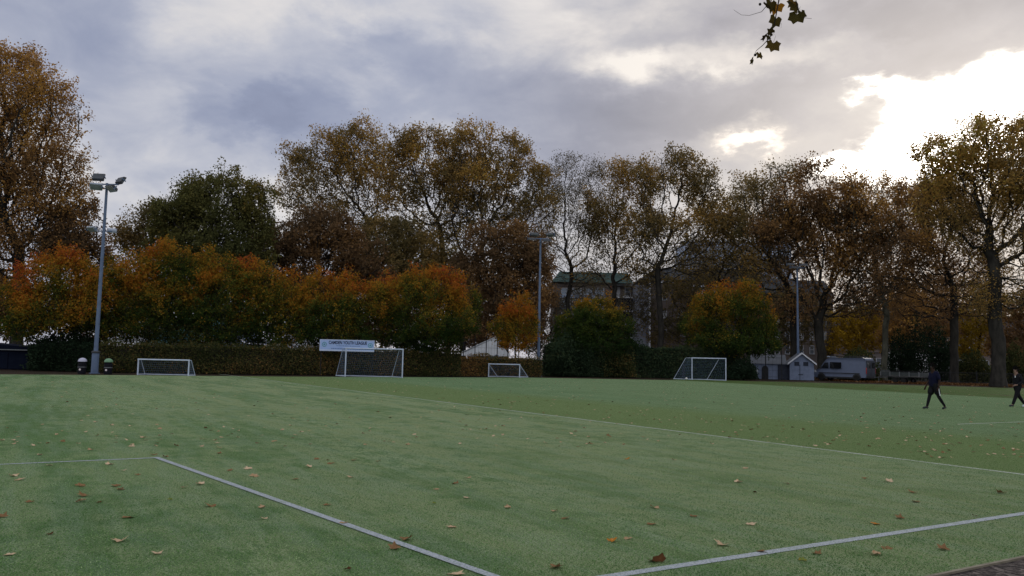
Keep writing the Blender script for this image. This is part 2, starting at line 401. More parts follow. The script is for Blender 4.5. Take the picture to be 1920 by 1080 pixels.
class MB:
    """collects primitives and links them as one mesh object"""
    def __init__(s): s.v = []; s.f = []
    def add(s, vs_, fs):
        k = len(s.v); s.v += [tuple(x) for x in vs_]; s.f += [tuple(i + k for i in f) for f in fs]; return s
    def box(s, c_, size, rz=0.0, bev=0.0, M=None):
        x, y, z = (q / 2 for q in size); bx = min(bev, x * .9, y * .9)
        if bx > 0:
            ring = [(-x + bx, -y), (x - bx, -y), (x, -y + bx), (x, y - bx), (x - bx, y), (-x + bx, y), (-x, y - bx), (-x, -y + bx)]
        else: ring = [(-x, -y), (x, -y), (x, y), (-x, y)]
        n = len(ring); P_ = [(a, b_, -z) for a, b_ in ring] + [(a, b_, z) for a, b_ in ring]
        cs, sn = math.cos(rz), math.sin(rz)
        P_ = [Vector((a * cs - b_ * sn, a * sn + b_ * cs, h)) + Vector(c_) for a, b_, h in P_]
        if M is not None: P_ = [M @ q for q in P_]
        fs = [tuple(reversed(range(n))), tuple(range(n, 2 * n))] + [(i, (i + 1) % n, n + (i + 1) % n, n + i) for i in range(n)]
        return s.add(P_, fs)
    def tube(s, pts, rad, n=8, cap=True):
        pts = [Vector(p) for p in pts]
        if not hasattr(rad, '__len__'): rad = [rad] * len(pts)
        vs_ = []
        for i, p in enumerate(pts):
            d = (pts[min(i + 1, len(pts) - 1)] - pts[max(i - 1, 0)]).normalized()
            a = d.cross(Vector((0, 0, 1)) if abs(d.z) < .9 else Vector((1, 0, 0))).normalized(); b_ = d.cross(a)
            for k in range(n):
                th = 2 * math.pi * k / n; vs_.append(p + (a * math.cos(th) + b_ * math.sin(th)) * rad[i])
        fs = []
        for i in range(len(pts) - 1):
            for k in range(n): fs.append((i * n + k, (i + 1) * n + k, (i + 1) * n + (k + 1) % n, i * n + (k + 1) % n))
        if cap: fs += [tuple(range(n)), tuple(reversed(range((len(pts) - 1) * n, len(pts) * n)))]
        return s.add(vs_, fs)
    def lathe(s, prof, c_=(0, 0, 0), n=20):
        vs_ = []; c_ = Vector(c_)
        for r_, z in prof:
            for k in range(n):
                th = 2 * math.pi * k / n; vs_.append(c_ + Vector((r_ * math.cos(th), r_ * math.sin(th), z)))
        fs = []
        for i in range(len(prof) - 1):
            for k in range(n): fs.append((i * n + k, i * n + (k + 1) % n, (i + 1) * n + (k + 1) % n, (i + 1) * n + k))
        fs += [tuple(reversed(range(n))), tuple(range((len(prof) - 1) * n, len(prof) * n))]
        return s.add(vs_, fs)
    def prism(s, poly, y0, y1, M=None):
        """poly in (x,z), extruded along y"""
        n = len(poly); P_ = [Vector((x, y0, z)) for x, z in poly] + [Vector((x, y1, z)) for x, z in poly]
        if M is not None: P_ = [M @ q for q in P_]
        return s.add(P_, [tuple(range(n)), tuple(reversed(range(n, 2 * n)))] + [(i, n + i, n + (i + 1) % n, (i + 1) % n) for i in range(n)])
    def build(s, name, mat, parent=None, smooth=False, bevel=0.0):
        me = bpy.data.meshes.new(name); me.from_pydata(s.v, [], s.f); me.validate()
        mats = mat if isinstance(mat, (list, tuple)) else [mat]
        for q in mats: me.materials.append(MATS[q])
        import bmesh
        bm_ = bmesh.new(); bm_.from_mesh(me); bmesh.ops.recalc_face_normals(bm_, faces=bm_.faces)
        if bevel > 0:
            bmesh.ops.bevel(bm_, geom=[e for e in bm_.edges if len(e.link_faces) == 2 and e.calc_face_angle(0) > .5], offset=bevel, segments=2, affect='EDGES', clamp_overlap=True)
        bm_.to_mesh(me); bm_.free()
        if smooth:
            for p_ in me.polygons: p_.use_smooth = True
            try: me.set_sharp_from_angle(angle=R(40))
            except Exception: pass
        return link(name, me, parent)

# ------------------------------------------------------------------ ground
def sheet(name, pts, z, mat, grid=None):
    me = bpy.data.meshes.new(name); me.from_pydata([(p[0], p[1], z) for p in pts], [], [tuple(range(len(pts)))])
    me.materials.append(MATS[mat]); me.update()
    if me.polygons[0].normal.z < 0: me.flip_normals()
    return tag(link(name, me), kind='structure')
sheet('ground', [(-2500, -600), (2500, -600), (2500, 3500), (-2500, 3500)], -.03, 'earth')
E0, E1 = ground(1740, 1080), ground(1920, 1043)                    # timber edge of the mulch bed
edir = (E1 - E0).normalized(); enor = Vector((edir.y, -edir.x, 0))
if enor.y > 0: enor = -enor
S0, S1 = ground(1270, 713), ground(1920, 748)                      # edge between pitch and grass strip
sdir = (S1 - S0).normalized()
S2 = S1 + sdir * 60

def cross2(p, d, q, e):
    k = ((q.x - p.x) * e.y - (q.y - p.y) * e.x) / (d.x * e.y - d.y * e.x); return p + d * k
ea = E0 - edir * 40; eb = cross2(E0, edir, S0, sdir); S2 = eb
pl_ = [ground(-60, 701.5), ground(250, 703.5), ground(520, 706), ground(1000, 708), S0, S1]
sheet('turf_pitch', [Vector((-78, ground(-60, 701.5).y, 0))] + pl_ + [eb, ea, Vector((-78, ea.y, 0))], 0, 'turf')
Q0, Q1 = ground(1255, 710.5), ground(1530, 717.5)
Q2 = ground(1920, 728); Q3 = Q2 + (Q2 - Q1).normalized() * 60
sheet('grass_verge', [S0 + Vector((0, .05, 0)), S1 + Vector((0, .05, 0)), S2, Q3, Q2, Q1, Q0], -.006, 'grass_strip')
mb0 = eb + enor * .03; mb1 = ea + enor * .03
sheet('mulch_bed', [mb0, mb1, mb1 + enor * 14, mb0 + enor * 14], -.008, 'bark_mulch')
e_ = MB(); ang = math.atan2(edir.y, edir.x); mid_ = (ea + eb) / 2 + enor * .02
e_.box((mid_.x, mid_.y, -.036), (80, .03, .09), ang)
tag(e_.build('timber_edging', 'timber_edge'), 'long weathered timber board edging the turf beside the bark mulch', 'edging')

def stripe(a, b_, wdt, mat='line_paint', z=.004):
    a, b_ = Vector(a), Vector(b_); d = (b_ - a).normalized(); n = Vector((-d.y, d.x, 0)) * wdt / 2
    return sheet('pitch_line', [a - n, b_ - n, b_ + n, a + n], z, mat)
C1 = ground(293, 858.5)
C0 = C1 + (ground(0, 871) - C1) * 6
c2 = ground(920, 1080)
L2d = (c2 - C1).normalized()
l3a, l3b = ground(1150, 1080), ground(1920, 963)
stripe(C0, C1 + L2d * .0, .075)
stripe(C1 - Vector((L2d.x, L2d.y, 0)) * .04, C1 + L2d * 9.0, .085, z=.008)
l3d = (l3b - l3a).normalized()
stripe(l3a - l3d * 6, l3a + l3d * 45, .10)
stripe(T0 - tdir * 75, T0 + tdir * 60, .10, 'line_faint')
h0, h1 = ground(1795, 795.5), ground(1920, 791)
stripe(h0, h0 + (h1 - h0) * 5, .09, 'line_faint')

# ------------------------------------------------------------------ foliage
def leaf_quads(C_, size, tint, droop=.4, fold=True, aspect=.8, seed=0, flat=0.0):
    """kite shaped leaves, random orientation"""
    r_ = np.random.default_rng(seed); n = len(C_)
    a = r_.normal(size=(n, 3)); a[:, 2] -= droop; a /= np.linalg.norm(a, axis=1, keepdims=True)
    h = r_.normal(size=(n, 3))
    if flat: h[:, 2] *= (1 - flat)
    b_ = np.cross(a, h); b_ /= np.linalg.norm(b_, axis=1, keepdims=True) + 1e-9
    nn = np.cross(a, b_)
    s = size * r_.uniform(.6, 1.25, n); s = s[:, None]
    wv = b_ * s * aspect * .5
    up_ = nn * s * .12
    V = np.stack([C_ - a * s * .5, C_ + wv + up_ - a * s * .05, C_ + a * s * .5, C_ - wv + up_ - a * s * .05], 1).reshape(-1, 3)
    Fq = np.arange(4 * n).reshape(n, 4)
    return V, Fq, np.repeat(tint, 4)

def colonise(att, path, D, dk, di, iters=260, wob=.25, trop=(0, 0, .05), seed=0, maxn=12000):
    r_ = np.random.default_rng(seed)
    pos = np.zeros((maxn, 3)); par = np.full(maxn, -1); n = len(path)
    pos[:n] = path; par[1:n] = np.arange(n - 1)
    A = att.copy(); trop = np.array(trop)
    d = np.linalg.norm(A[:, None] - pos[None, :n], axis=2); nd = d.min(1); ni = d.argmin(1)
    kids = np.zeros(maxn, int)
    for it in range(iters):
        act = nd < di
        if not act.any():
            if len(A) == 0: break
            act = nd < nd.min() * 1.5
        idx = ni[act]; v = A[act] - pos[idx]; v /= np.linalg.norm(v, axis=1, keepdims=True) + 1e-9
        us, inv = np.unique(idx, return_inverse=True)
        sm = np.zeros((len(us), 3)); np.add.at(sm, inv, v)
        sm /= np.linalg.norm(sm, axis=1, keepdims=True) + 1e-9
        sm += r_.normal(size=sm.shape) * wob + trop
        sm /= np.linalg.norm(sm, axis=1, keepdims=True)
        ok = kids[us] < 4
        if not ok.all():                                      # attractors of a node that got stuck are dropped
            bad = np.isin(ni, us[~ok]); A, nd, ni = A[~bad], nd[~bad], ni[~bad]
            us, sm = us[ok], sm[ok]
            if len(us) == 0: continue
        if n + len(us) >= maxn or len(A) == 0: break
        k = len(us); pos[n:n + k] = pos[us] + sm * D; par[n:n + k] = us; kids[us] += 1
        d = np.linalg.norm(A[:, None] - pos[None, n:n + k], axis=2); m1 = d.min(1); j = d.argmin(1) + n
        better = m1 < nd; nd = np.where(better, m1, nd); ni = np.where(better, j, ni); n += k
        keep = nd > dk; A, nd, ni = A[keep], nd[keep], ni[keep]
        if len(A) == 0: break
    return pos[:n].copy(), par[:n].copy()

def tubes_np(pos, par, rad, minr=0.0):
    """tapered tubes along every chain of nodes"""
    n = len(pos); ch = [[] for _ in range(n)]
    for i in range(1, n):
        if par[i] >= 0: ch[par[i]].append(i)
    V, F4 = [], []; cnt = 0
    stack = [(0, None)]
    while stack:
        s, pre = stack.pop(); chain = ([pre] if pre is not None else []) + [s]
        cur = s
        while ch[cur]:
            cs = sorted(ch[cur], key=lambda q: -rad[q])
            for q in cs[1:]: stack.append((q, cur))
            cur = cs[0]; chain.append(cur)
        if len(chain) < 2: continue
        idx = np.array(chain); P_ = pos[idx]; r_ = rad[idx].copy()
        if pre is not None: r_[0] = min(r_[0], r_[1] * 1.25)
        k = 8 if r_.max() > .25 else (6 if r_.max() > .09 else (4 if r_.max() > .035 else 3))
        T = np.gradient(P_, axis=0); T /= np.linalg.norm(T, axis=1, keepdims=True) + 1e-9
        ref = np.array([0.31, .95, .05]); a = np.cross(T, ref); a /= np.linalg.norm(a, axis=1, keepdims=True) + 1e-9
        b_ = np.cross(T, a)
        th = np.linspace(0, 2 * np.pi, k, endpoint=False)
        ring = P_[:, None] + r_[:, None, None] * (a[:, None] * np.cos(th)[None, :, None] + b_[:, None] * np.sin(th)[None, :, None])
        L = len(chain); V.append(ring.reshape(-1, 3))
        base = cnt + np.arange(L - 1)[:, None] * k; kk = np.arange(k)[None]
        q = np.stack([base + kk, base + (kk + 1) % k, base + k + (kk + 1) % k, base + k + kk], -1).reshape(-1, 4)
        F4.append(q); cnt += L * k
    return np.concatenate(V), np.concatenate(F4)

def nz(p, s, off=0.0):
    return mnoise.noise(Vector((p[0] * s + off, p[1] * s - off, p[2] * s + off * .7)))

def tree(name, label, cat, Y, trunk, lobes, rtrunk, natt=700, D=.75, dk=1.5, di=11, leaf='leaf_plane', bark='bark_plane',
         nleaf=14000, lsize=.30, tb=.45, tv=.35, theight=.0, clump=2.6, sparse=.25, wob=.28, group=None, seed=1, twl=1.0, depthk=.8, ntw=2, sinu=.5, shell=2.4, floor=.06, trop=(0, 0, .05), rag=3, cscale=.22, hd=0.0, spires=False):
    r_ = np.random.default_rng(seed); s = Y / F
    base = foot(trunk[0], Y)
    path = [np.array(base)]
    for i, (u, v) in enumerate(trunk[1]):
        q = at(u, v, Y); path.append(np.array((q.x, q.y + r_.normal() * .25 * (i > 0), q.z)))
    dense = [path[0]]
    for a, b_ in zip(path[:-1], path[1:]):
        k = max(1, int(np.linalg.norm(b_ - a) / D))
        for i in range(1, k + 1): dense.append(a + (b_ - a) * i / k)
    dense = np.array(dense)
    dense[1:-1, :2] += r_.normal(size=(len(dense) - 2, 2)) * .05 * D if len(dense) > 2 else 0
    if spires:
        for (u, v, ru, rv) in [l[:4] for l in lobes[:3]]:
            for _ in range(2):
                a_ = r_.uniform(.5, 2.6); lobes = lobes + [(u + math.cos(a_) * ru * .95, v - math.sin(a_) * rv * .98, r_.uniform(5, 9), r_.uniform(14, 24))]
    att = []; wsum = sum(l[2] * l[3] for l in lobes); natt = int(natt * 4.5); dk *= .5; D *= .85
    for (u, v, ru, rv, *rest) in lobes:
        k = max(6, int(natt * ru * rv / wsum)); dz = rest[0] if rest else 0.0
        c0 = at(u, v, Y + dz * s * 30)
        x = r_.normal(size=(k, 3)); x /= np.linalg.norm(x, axis=1, keepdims=True); x *= r_.uniform(0, 1, (k, 1)) ** (1 / shell)
        x *= np.array([ru * s, max(ru, rv) * s * depthk, rv * s]); att.append(x + np.array(c0))
        if rag:                                                # small outlying tufts that break up the round outline
            for _ in range(rag):
                a_ = r_.uniform(-.4, math.pi + .4); f_ = r_.uniform(.85, 1.12); m2 = max(5, int(k * .07)); g_ = r_.uniform(.2, .36)
                x = r_.normal(size=(m2, 3)); x /= np.linalg.norm(x, axis=1, keepdims=True); x *= r_.uniform(0, 1, (m2, 1)) ** .5 * g_ * min(ru, rv) * s
                att.append(x + np.array(c0) + np.array((math.cos(a_) * ru * s * f_, r_.uniform(-.6, .6) * ru * s * depthk, math.sin(a_) * rv * s * f_)))
    att = np.concatenate(att); att = att[att[:, 2] > 1.2]
    pos, par = colonise(att, dense, D, dk, di, wob=wob, seed=seed, trop=trop)
    n = len(pos)
    if n == len(dense): print('NO GROWTH', label, len(att), np.linalg.norm(att[:, None] - dense[None], axis=2).min())
    rad = np.full(n, .0); e = 2.3; tipr = .021 if rtrunk > .3 else .012
    acc = np.zeros(n); 
    for i in range(n - 1, -1, -1):
        if acc[i] == 0: acc[i] = tipr ** e
        if par[i] >= 0: acc[par[i]] += acc[i]
    rad = acc ** (1 / e); rad *= 1.0
    sc_ = rtrunk / rad[0]
    wgt = np.clip(rad / rad[0], 0, 1); rad = rad * (1 + (sc_ - 1) * wgt ** .45)
    # sinuous limbs
    amp = sinu
    for i in range(1, n):
        z = min(1.0, max(0, (pos[i, 2] - 2) / 4))
        q = mnoise.noise_vector(Vector(pos[i] * .28) + Vector((seed * 7.1, 0, 0)))
        pos[i] += np.array(q) * amp * z
    # flare
    for i in range(min(3, n)): rad[i] *= (1.35, 1.12, 1.0)[i] if rtrunk > .3 else 1
    nchild = np.zeros(n, int)
    for i in range(1, n): nchild[par[i]] += 1
    thin = np.where(rad < max(.05, rtrunk * .11))[0]
    thin = thin[thin > 3]
    tw = []; tc_ = []
    for i in thin:
        k = ntw + (nchild[i] == 0)
        tw += [i] * k
    tw = np.array(tw); dv = r_.normal(size=(len(tw), 3)); par_d = pos[tw] - pos[par[tw]]
    par_d /= np.linalg.norm(par_d, axis=1, keepdims=True) + 1e-9
    dv = dv * .75 + par_d * .9 + np.array([0, 0, .1]); dv /= np.linalg.norm(dv, axis=1, keepdims=True)
    ln = twl * r_.uniform(.5, 1.15, len(tw)); tip = pos[tw] + dv * ln[:, None]
    V1, F1 = tubes_np(pos, par, rad)
    # twigs: three sided slivers
    a = np.cross(dv, r_.normal(size=dv.shape)); a /= np.linalg.norm(a, axis=1, keepdims=True); b_ = np.cross(dv, a)
    tr = .013 if rtrunk > .3 else .007
    P0 = pos[tw]; Vt = np.stack([P0 + a * tr, P0 - a * tr * .5 + b_ * tr * .87, P0 - a * tr * .5 - b_ * tr * .87, tip], 1).reshape(-1, 3)
    o_ = np.arange(len(tw))[:, None] * 4 + len(V1)
    F3 = np.concatenate([o_ + np.array([[0, 1, 3]]), o_ + np.array([[1, 2, 3]]), o_ + np.array([[2, 0, 3]])])
    print(name, 'nodes', n, 'twigs', len(tw), 'r0', round(float(acc[0] ** (1 / e)), 2))
    root = thing(name, label, cat, base, 0, group)
    bvec = np.array(base)
    link('trunk', npmesh('trunk', np.concatenate([V1, Vt]) - bvec, [F1, F3], bark, smooth=True), root)
    # leaves on twigs, in clumps
    wgt = np.array([max(0.0, (nz(q, 1 / clump, seed * 3.3) + (.5 - sparse)) * 2) for q in tip]) + floor
    if hd:
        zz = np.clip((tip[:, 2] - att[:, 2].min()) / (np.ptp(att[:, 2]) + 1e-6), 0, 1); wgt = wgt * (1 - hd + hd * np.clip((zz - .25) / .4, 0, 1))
    wgt = wgt / wgt.sum()
    pick = r_.choice(len(tw), nleaf, p=wgt); f = r_.uniform(.1, 1.1, nleaf)[:, None]
    Cc = P0[pick] + (tip - P0)[pick] * f + r_.normal(size=(nleaf, 3)) * twl * .22
    zmin, zmax = att[:, 2].min(), att[:, 2].max()
    cl = np.array([nz(q, cscale, seed * 1.7) for q in tip])[pick]
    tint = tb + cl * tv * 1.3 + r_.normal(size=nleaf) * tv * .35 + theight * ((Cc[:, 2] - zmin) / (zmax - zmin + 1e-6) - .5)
    V, Fq, tt = leaf_quads(Cc, lsize, np.clip(tint, 0, 1), seed=seed + 5)
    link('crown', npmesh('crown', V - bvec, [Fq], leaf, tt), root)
    return root

PL = 'tall plane trees behind the pitch'
def plane(label, Y, u0, trunk, lobes, rt, **k):
    k.setdefault('group', PL); k.setdefault('hd', .72); k.setdefault('ntw', 3); k.setdefault('twl', 1.15); k['nleaf'] = int(k['nleaf'] * 1.2); lobes = [(l[0], l[1], l[2] * 1.15, l[3] * 1.03) for l in lobes]; return tree('plane_tree', label, 'tree', Y, (u0, trunk), lobes, rt, **k)

# ---- tall planes, left to right
plane('huge russet plane tree at the left edge, towering over the lamp mast', 72, 30, [(32, 600), (30, 520), (28, 470)],
      [(20, 190, 90, 90), (85, 215, 56, 60), (75, 330, 80, 80), (-50, 300, 90, 160), (30, 420, 100, 80), (110, 430, 46, 50), (-60, 480, 80, 90), (14, 115, 22, 30), (130, 385, 26, 26)], .50,
      natt=1600, leaf='leaf_plane_rust', nleaf=68000, lsize=.20, hd=.3, tb=.60, theight=.30, sparse=.1, seed=11, floor=.3)
tree('small_tree', 'thin pale tree showing sky through its crown right of the left mast', 'tree', 92, (270, [(268, 600), (265, 520)]),
     [(262, 430, 38, 42), (235, 455, 22, 26), (292, 410, 26, 30), (280, 480, 40, 30)], .20, natt=480, D=.6, dk=1.2, nleaf=9500, lsize=.245, leaf='leaf_plane', tb=.30, tv=.25, seed=12)
tree('small_tree', 'loose brown tree between the left edge plane and the left mast', 'tree', 84, (140, [(142, 600), (145, 520)]),
     [(140, 430, 40, 44), (165, 410, 24, 30), (110, 470, 40, 40), (165, 470, 36, 40)], .22, natt=480, D=.6, dk=1.2, nleaf=14000, lsize=.245, leaf='leaf_plane_rust', tb=.38, tv=.3, seed=112)
tree('broad_tree', 'dense dark green round tree left of the tall planes', 'tree', 80, (410, [(410, 600), (412, 520)]),
     [(400, 405, 85, 66), (350, 440, 58, 62), (460, 420, 52, 62), (400, 470, 105, 60), (365, 368, 36, 34), (430, 358, 40, 30), (490, 385, 24, 30), (310, 465, 30, 48), (400, 335, 16, 14), (345, 350, 16, 16), (470, 362, 18, 16)], .40,
     natt=900, D=.65, dk=1.25, leaf='leaf_green', bark='bark_dark', nleaf=60000, lsize=.22, tb=.46, tv=.34, theight=.35, sparse=.0, seed=13, shell=3.2)
tree('broad_tree', 'dense brown tree filling the gap below the first tall plane', 'tree', 88, (575, [(575, 620), (575, 560)]),
     [(560, 470, 85, 60), (500, 490, 50, 55), (630, 470, 60, 55), (590, 430, 60, 36), (670, 500, 50, 50), (560, 540, 100, 50)], .36,
     natt=800, D=.65, dk=1.3, leaf='leaf_plane_rust', bark='bark_dark', nleaf=48000, lsize=.25, tb=.30, tv=.30, sparse=.0, seed=14, floor=.3)
plane('leftmost airy plane tree of the central group with golden crown top', 104, 690, [(690, 580), (691, 500), (690, 450)],
      [(650, 285, 66, 44), (575, 320, 46, 46), (690, 255, 26, 24), (620, 375, 88, 46), (560, 370, 36, 46), (690, 340, 50, 70), (640, 420, 90, 50), (700, 290, 24, 40), (548, 310, 18, 24)], .34,
      natt=1300, nleaf=24000, lsize=.25, tb=.46, theight=.30, seed=15, sparse=.2)
plane('plane tree with a clear curving trunk at the middle of the central group', 100, 840, [(842, 560), (832, 490), (822, 425)],
      [(795, 265, 42, 32), (750, 290, 34, 36), (820, 320, 60, 50), (770, 370, 56, 50), (850, 300, 30, 40), (735, 360, 30, 50), (860, 380, 40, 50), (800, 430, 70, 40), (770, 258, 18, 16)], .36,
      natt=1200, nleaf=20000, lsize=.25, tb=.50, theight=.34, seed=16, sparse=.2)
plane('plane tree with a forked dark limb behind the big orange tree', 98, 868, [(870, 600), (874, 535), (884, 500)],
      [(892, 265, 40, 34), (940, 300, 50, 42), (985, 340, 44, 50), (905, 350, 70, 60), (960, 400, 70, 56), (870, 300, 20, 40), (1010, 390, 36, 50), (900, 430, 80, 50), (980, 460, 50, 40)], .38,
      natt=1500, nleaf=24000, lsize=.25, tb=.46, theight=.25, seed=17, sparse=.2)
tree('broad_tree', 'olive brown tree standing low between the central planes', 'tree', 94, (760, [(760, 620), (758, 540)]),
     [(740, 450, 60, 46), (790, 480, 46, 46), (700, 490, 50, 50), (760, 520, 100, 50), (830, 510, 50, 46)], .30, natt=620, D=.65, dk=1.3, leaf='leaf_plane', bark='bark_dark', nleaf=40000, lsize=.25, tb=.32, tv=.32, sparse=.0, seed=18, floor=.3)
tree('broad_tree', 'rust brown tree with upright limbs left of the middle mast', 'tree', 90, (948, [(950, 640), (948, 600)]),
     [(925, 480, 60, 60), (975, 480, 50, 60), (950, 560, 80, 66), (880, 540, 46, 66), (1005, 520, 30, 80), (905, 610, 50, 40), (985, 590, 40, 50)], .30,
     natt=950, D=.65, dk=1.3, leaf='leaf_plane_rust', bark='bark_plane', nleaf=42000, lsize=.245, tb=.36, tv=.3, sparse=.05, seed=19, floor=.3)
plane('nearly bare grey plane tree just right of the middle mast', 106, 1064, [(1066, 610), (1068, 560), (1070, 510)],
      [(1070, 320, 38, 36), (1105, 335, 30, 40), (1035, 350, 34, 50), (1075, 400, 60, 60), (1105, 450, 46, 50), (1030, 460, 40, 56), (1070, 500, 50, 40), (1100, 520, 40, 30)], .30,
      natt=1500, nleaf=15000, lsize=.17, leaf='leaf_plane_grey', tb=.35, tv=.3, seed=20, sparse=.2, twl=1.1, floor=.2)
plane('plane tree with a low Y fork in front of the brick flats', 104, 1150, [(1150, 610), (1151, 580), (1152, 550)],
      [(1165, 325, 34, 26), (1190, 350, 36, 40), (1150, 420, 48, 56), (1200, 430, 36, 46), (1120, 420, 26, 50), (1105, 500, 36, 30), (1200, 490, 36, 30), (1160, 490, 50, 30)], .30,
      natt=1200, nleaf=15000, lsize=.245, tb=.40, theight=.35, seed=21, sparse=.25, floor=.2)
plane('straight trunked plane tree in front of the white drainpipe', 100, 1236, [(1237, 620), (1236, 560), (1236, 500)],
      [(1270, 318, 42, 32), (1240, 335, 40, 40), (1310, 345, 40, 40), (1215, 430, 46, 40), (1260, 440, 66, 40), (1320, 430, 46, 46), (1190, 480, 34, 30), (1330, 375, 26, 30), (1270, 490, 60, 30), (1220, 520, 40, 30), (1310, 500, 40, 30)], .36,
      natt=1500, nleaf=17000, lsize=.245, tb=.45, theight=.1, seed=22, sparse=.2, leaf='leaf_plane', floor=.09)
plane('plane tree with a low drooping crown left of the right mast', 106, 1350, [(1352, 620), (1355, 540)],
      [(1360, 420, 50, 46), (1405, 440, 46, 36), (1340, 470, 44, 40), (1390, 500, 56, 36), (1395, 370, 30, 36), (1330, 520, 50, 40), (1300, 560, 40, 40)], .26,
      natt=1000, nleaf=13000, lsize=.245, tb=.38, seed=23, sparse=.2, floor=.09)
plane('leaning plane tree directly behind the right lamp mast', 98, 1490, [(1489, 610), (1486, 560), (1470, 525)],
      [(1430, 370, 42, 42), (1400, 440, 50, 30), (1450, 420, 46, 40), (1470, 330, 30, 26), (1400, 400, 30, 40), (1410, 500, 50, 36), (1440, 560, 50, 40), (1480, 450, 40, 50)], .40,
      natt=1200, nleaf=13000, lsize=.245, tb=.38, seed=24, sparse=.18, floor=.09)
plane('many limbed dark plane tree rising behind the silver van', 94, 1541, [(1542, 650), (1541, 625), (1538, 600)],
      [(1520, 325, 24, 28), (1500, 390, 56, 46), (1560, 420, 60, 46), (1600, 450, 56, 50), (1460, 440, 44, 40), (1560, 520, 66, 50), (1490, 500, 46, 40), (1620, 530, 46, 46), (1540, 470, 60, 40), (1600, 570, 50, 30), (1500, 570, 40, 30)], .50,
      natt=1800, nleaf=27000, lsize=.245, leaf='leaf_plane_rust', tb=.44, theight=.1, seed=25, sparse=.15, floor=.09)
plane('pale trunked plane tree just right of the van roof', 92, 1657, [(1659, 640), (1656, 600), (1650, 560)],
      [(1640, 385, 60, 40), (1590, 400, 40, 46), (1690, 380, 46, 44), (1650, 440, 66, 46), (1700, 440, 46, 46), (1620, 500, 50, 40), (1590, 350, 30, 30), (1680, 520, 60, 40), (1640, 570, 60, 30)], .32,
      natt=1400, nleaf=21000, lsize=.245, leaf='leaf_plane_rust', bark='bark_pale', tb=.48, theight=.35, seed=26, sparse=.12, floor=.09)
plane('grey plane tree with arching limbs behind the walking man in navy', 86, 1789, [(1790, 640), (1790, 580), (1792, 540)],
      [(1720, 470, 60, 30), (1760, 400, 46, 46), (1690, 530, 46, 36), (1800, 420, 40, 50), (1760, 530, 56, 40), (1830, 500, 36, 50), (1740, 580, 60, 26), (1830, 580, 40, 30)], .42,
      natt=1200, nleaf=18000, lsize=.225, leaf='leaf_plane_rust', tb=.45, seed=27, sparse=.12, floor=.09)
plane('great golden plane tree with the thickest trunk at the right edge', 74, 1872, [(1872, 640), (1867, 560), (1862, 480)],
      [(1850, 280, 90, 50), (1785, 305, 56, 56), (1910, 260, 50, 40), (1760, 360, 40, 36), (1880, 350, 100, 60), (1950, 350, 60, 90), (1800, 400, 60, 40), (1930, 460, 70, 60), (1900, 540, 80, 46), (1830, 440, 50, 46), (1915, 235, 16, 20), (1740, 390, 30, 24), (1850, 560, 50, 30)], .60,
      natt=2200, nleaf=58000, lsize=.18, tb=.58, theight=.3, seed=28, sparse=.12, floor=.09)

# ---- lower autumn trees behind the hedge
OR = 'small autumn trees behind the hedge'
def small(label, Y, u0, vtr, lobes, **k):
    k = dict(dict(natt=420, D=.34, dk=.62, di=5, leaf='leaf_orange', bark='bark_dark', nleaf=24000, lsize=.14, tb=.50, tv=.30, theight=.55, sparse=.0,
                  clump=1.3, seed=3, twl=.55, sinu=.15, shell=2.6, group=OR, ntw=2, trop=(0, 0, .22), rag=6, cscale=.5, floor=.2, spires=True), **k)
    return tree('autumn_tree', label, 'tree', Y, (u0, vtr), lobes, .08, **k)
small('orange and red tree leftmost in the row, above the dark navy shed', 60, 110, [(112, 665), (113, 625)],
      [(110, 530, 70, 46), (55, 560, 46, 40), (160, 560, 50, 44), (110, 585, 80, 40), (140, 500, 40, 26), (45, 615, 40, 24), (85, 500, 26, 20), (120, 478, 14, 14)], nleaf=34000, natt=620, seed=31, tb=.54, theight=.5)
small('yellow orange tree immediately right of the left lamp mast', 62, 235, [(236, 665), (236, 625)],
      [(235, 530, 50, 46), (200, 570, 46, 44), (265, 575, 46, 44), (225, 610, 60, 26), (220, 500, 20, 20), (250, 618, 50, 14)], seed=32, tb=.46, theight=.35)
small('olive green tree with a tall feathery top right of the yellow one', 64, 320, [(321, 665), (321, 635)],
      [(310, 515, 44, 46), (350, 550, 46, 44), (285, 560, 44, 44), (325, 595, 60, 34), (312, 475, 14, 20), (320, 628, 56, 20), (345, 505, 20, 24)], seed=33, tb=.36, theight=.42, nleaf=30000)
small('mixed green and amber tree with a spiky top left of the banner', 64, 415, [(415, 665), (416, 635)],
      [(400, 530, 44, 40), (440, 550, 46, 44), (370, 560, 44, 44), (410, 595, 66, 34), (392, 485, 13, 22), (430, 505, 18, 22), (410, 628, 60, 22)], seed=34, tb=.38, theight=.45, nleaf=30000)
small('orange topped tree standing second left of the banner', 65, 500, [(500, 665), (501, 635)],
      [(475, 530, 44, 34), (520, 550, 50, 36), (490, 575, 60, 36), (550, 580, 36, 32), (505, 610, 64, 26), (456, 510, 18, 20), (490, 505, 14, 14), (520, 632, 64, 22)], seed=35, tb=.48, theight=.5, nleaf=27000)
small('reddish green tree standing right behind the banner', 66, 620, [(620, 665), (621, 635)],
      [(595, 560, 40, 34), (645, 560, 50, 38), (685, 570, 36, 36), (620, 595, 76, 36), (585, 535, 14, 18), (655, 530, 18, 18), (630, 630, 76, 22), (620, 545, 20, 14)], seed=36, tb=.42, theight=.55, nleaf=29000)
small('largest fiery orange tree at the row end behind the big goal', 68, 795, [(796, 675), (797, 635)],
      [(790, 560, 74, 44), (735, 575, 44, 48), (850, 570, 42, 46), (800, 605, 90, 40), (835, 526, 36, 24), (770, 530, 38, 24), (872, 600, 24, 22), (790, 635, 80, 24), (810, 512, 16, 12)], nleaf=46000, natt=700, seed=37, tb=.43, theight=.75)
